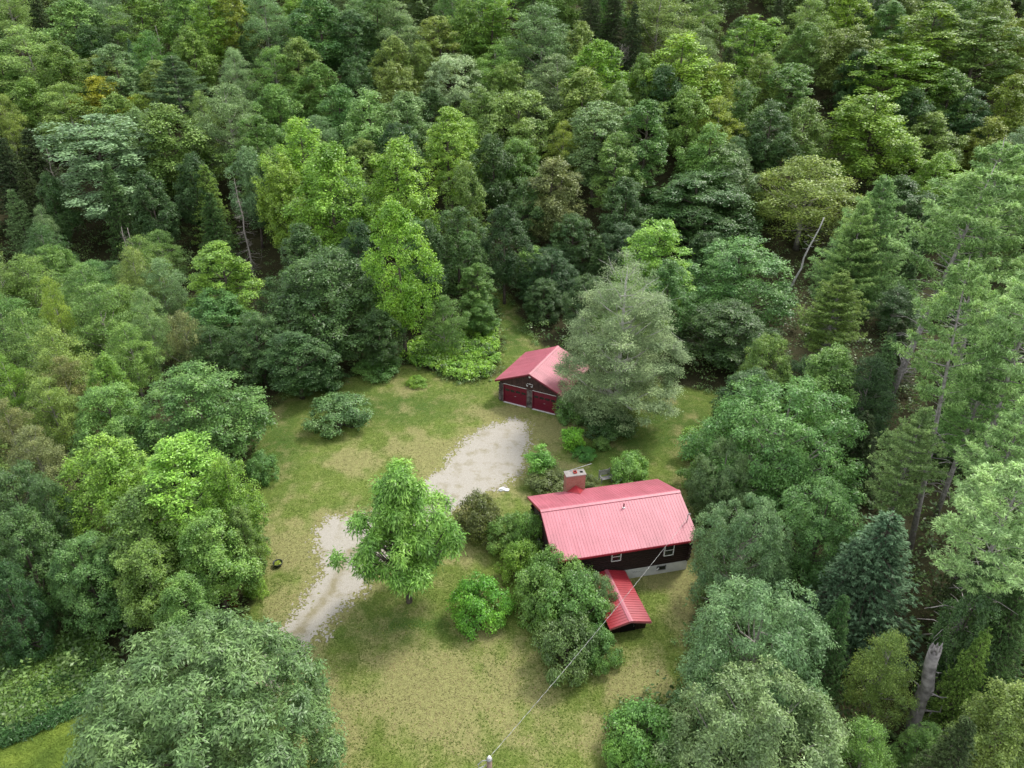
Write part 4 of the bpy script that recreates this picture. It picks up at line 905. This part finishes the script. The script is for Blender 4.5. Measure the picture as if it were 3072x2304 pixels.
k = (~inside(LAWN, x, y)) | (seg_dist(LAWN, x, y) < .2); k &= ~inside(MEADOW, x, y); x, y = x[k], y[k]
patch = (vnoise(x, y, 9, 4) > -1.3) | (x > 20)
x, y = x[patch], y[patch]; rc = rg.uniform(.5, 1.5, len(x))
a_ = rg.random(len(x)) < .5
scatter('undergrowth', 'dark green undergrowth covering the forest floor between the trees', 'undergrowth', x[a_], y[a_], rc[a_], rg.uniform(.1, 1.6, a_.sum()), 26, .34, .2, (.07, .125, .035), 1)
scatter('undergrowth', 'lighter green saplings and shrubs filling gaps on the forest floor', 'undergrowth', x[~a_], y[~a_], rc[~a_], rg.uniform(.2, 2.2, (~a_).sum()), 26, .30, .17, (.11, .18, .05), 2)
def fill(Pd, n_, seed):
    P_ = poly(Pd); rg = np.random.default_rng(seed); lo, hi = P_.min(0), P_.max(0); q = rg.uniform(lo, hi, (n_*4, 2)); k = inside(P_, q[:, 0], q[:, 1]); q = q[k][:n_]; return q[:, 0], q[:, 1]
x, y = fill([(860, 775), (900, 740), (1000, 715), (1075, 705), (1078, 790), (1060, 815), (1000, 828), (930, 805), (880, 790)], 700, 3)
scatter('bramble_patch', 'bright lush knotweed and bramble patch beside the grass lane', 'brambles', x, y, np.full(len(x), .45), np.random.default_rng(1).uniform(.3, 1.0, len(x)), 42, .22, .15, (.20, .36, .055), 5)
x, y = fill([(-40, 1560), (-40, 1450), (100, 1400), (190, 1370), (250, 1440), (200, 1500), (60, 1570)], 1500, 6)
scatter('bramble_patch', 'light green brambles spread along the lower left forest edge', 'brambles', x, y, np.full(len(x), .42), np.random.default_rng(1).uniform(.1, .7, len(x)), 40, .17, .10, (.11, .20, .04), 7)
x, y = fill([(-60, 1640), (-60, 1530), (100, 1480), (200, 1420), (250, 1470), (210, 1530), (80, 1590)], 1500, 8)
scatter('ferns', 'deep green fern bank between brambles and the lower left meadow', 'ferns', x, y, np.full(len(x), .35), np.random.default_rng(2).uniform(.1, .5, len(x)), 34, .26, .05, (.06, .145, .04), 9, .5, 1.0)
# lawn edge growth softening the forest border
P_ = LAWN; segs = []
rg = np.random.default_rng(12)
for i in range(len(P_)):
    a, b = P_[i], P_[(i+1) % len(P_)]; L_ = np.linalg.norm(b-a)
    if a[1] < 24 and b[1] < 24: continue
    if i in (13, 14): continue
    for q in range(int(L_*2.2)): segs.append(a+(b-a)*rg.random()+rg.normal(0, .45, 2))
segs = np.array(segs); x, y = segs[:, 0], segs[:, 1]
scatter('edge_growth', 'weeds and low leafy growth along the border between lawn and forest', 'weeds', x, y, rg.uniform(.25, .75, len(x)), rg.uniform(.05, .5, len(x)), 34, .17, .09, (.11, .19, .05), 13)
# grass: blades as small tufts over lawn and meadow
rg = np.random.default_rng(20); n_ = 150000; x = rg.uniform(-36, 34, n_); y = 19+85*rg.random(n_)**1.5
f, d, l = ground_attr(x, y); drv = inside(DRIVE, x, y) & (seg_dist(DRIVE, x, y) > .1); k = (f > .6) & ~drv & (y < 100)
HP = lambda x, y, cx, cy, a, hx, hy: (np.abs((x-cx)*math.cos(a)+(y-cy)*math.sin(a)) < hx) & (np.abs(-(x-cx)*math.sin(a)+(y-cy)*math.cos(a)) < hy)
k &= ~HP(x, y, HX, HY, HYAW, 5.3, 3.5)
cx, cy = GX-math.sin(GYAW)*3.9, GY+math.cos(GYAW)*3.9; k &= ~HP(x, y, cx, cy, GYAW, 3.6, 3.6)
def tufts(name, label, x, y, color, seed, hh):
    rg = np.random.default_rng(seed); n_ = len(x); C = np.stack([x, y, terrain(x, y)+hh*.35], 1); T = nrm(rg.normal(size=(n_, 3))*[.9, .9, .2]+[0, 0, .15]); Nn = nrm(rg.normal(size=(n_, 3))*.28+[0, 0, 1.0])
    V = leaf_quads(C, Nn, hh*1.6, .05, rg, T); o = mesh_obj(name, V, quads(n_), GRASSM); o.color = (*color, 1); tag(o, label, 'grass', kind='stuff')
dr = d+rg.normal(0, .2, n_) > .52
a1 = k & ~dr; a2 = k & dr
tufts('lawn_grass', 'mown green lawn grass around the house and garage', x[a1], y[a1], (.12, .165, .032), 1, .10)
tufts('dry_grass', 'dry straw-coloured grass in the sunburnt parts of the lawn', x[a2], y[a2], (.27, .24, .115), 2, .10)
x, y = fill([(-60, 1720), (-60, 1640), (60, 1590), (170, 1530), (230, 1510), (300, 1600), (260, 1720)], 26000, 22)
tufts('meadow_grass', 'tall bright yellow-green grass in the lower left corner', x, y, (.19, .27, .05), 3, .42)
bpy.context.view_layer.update()
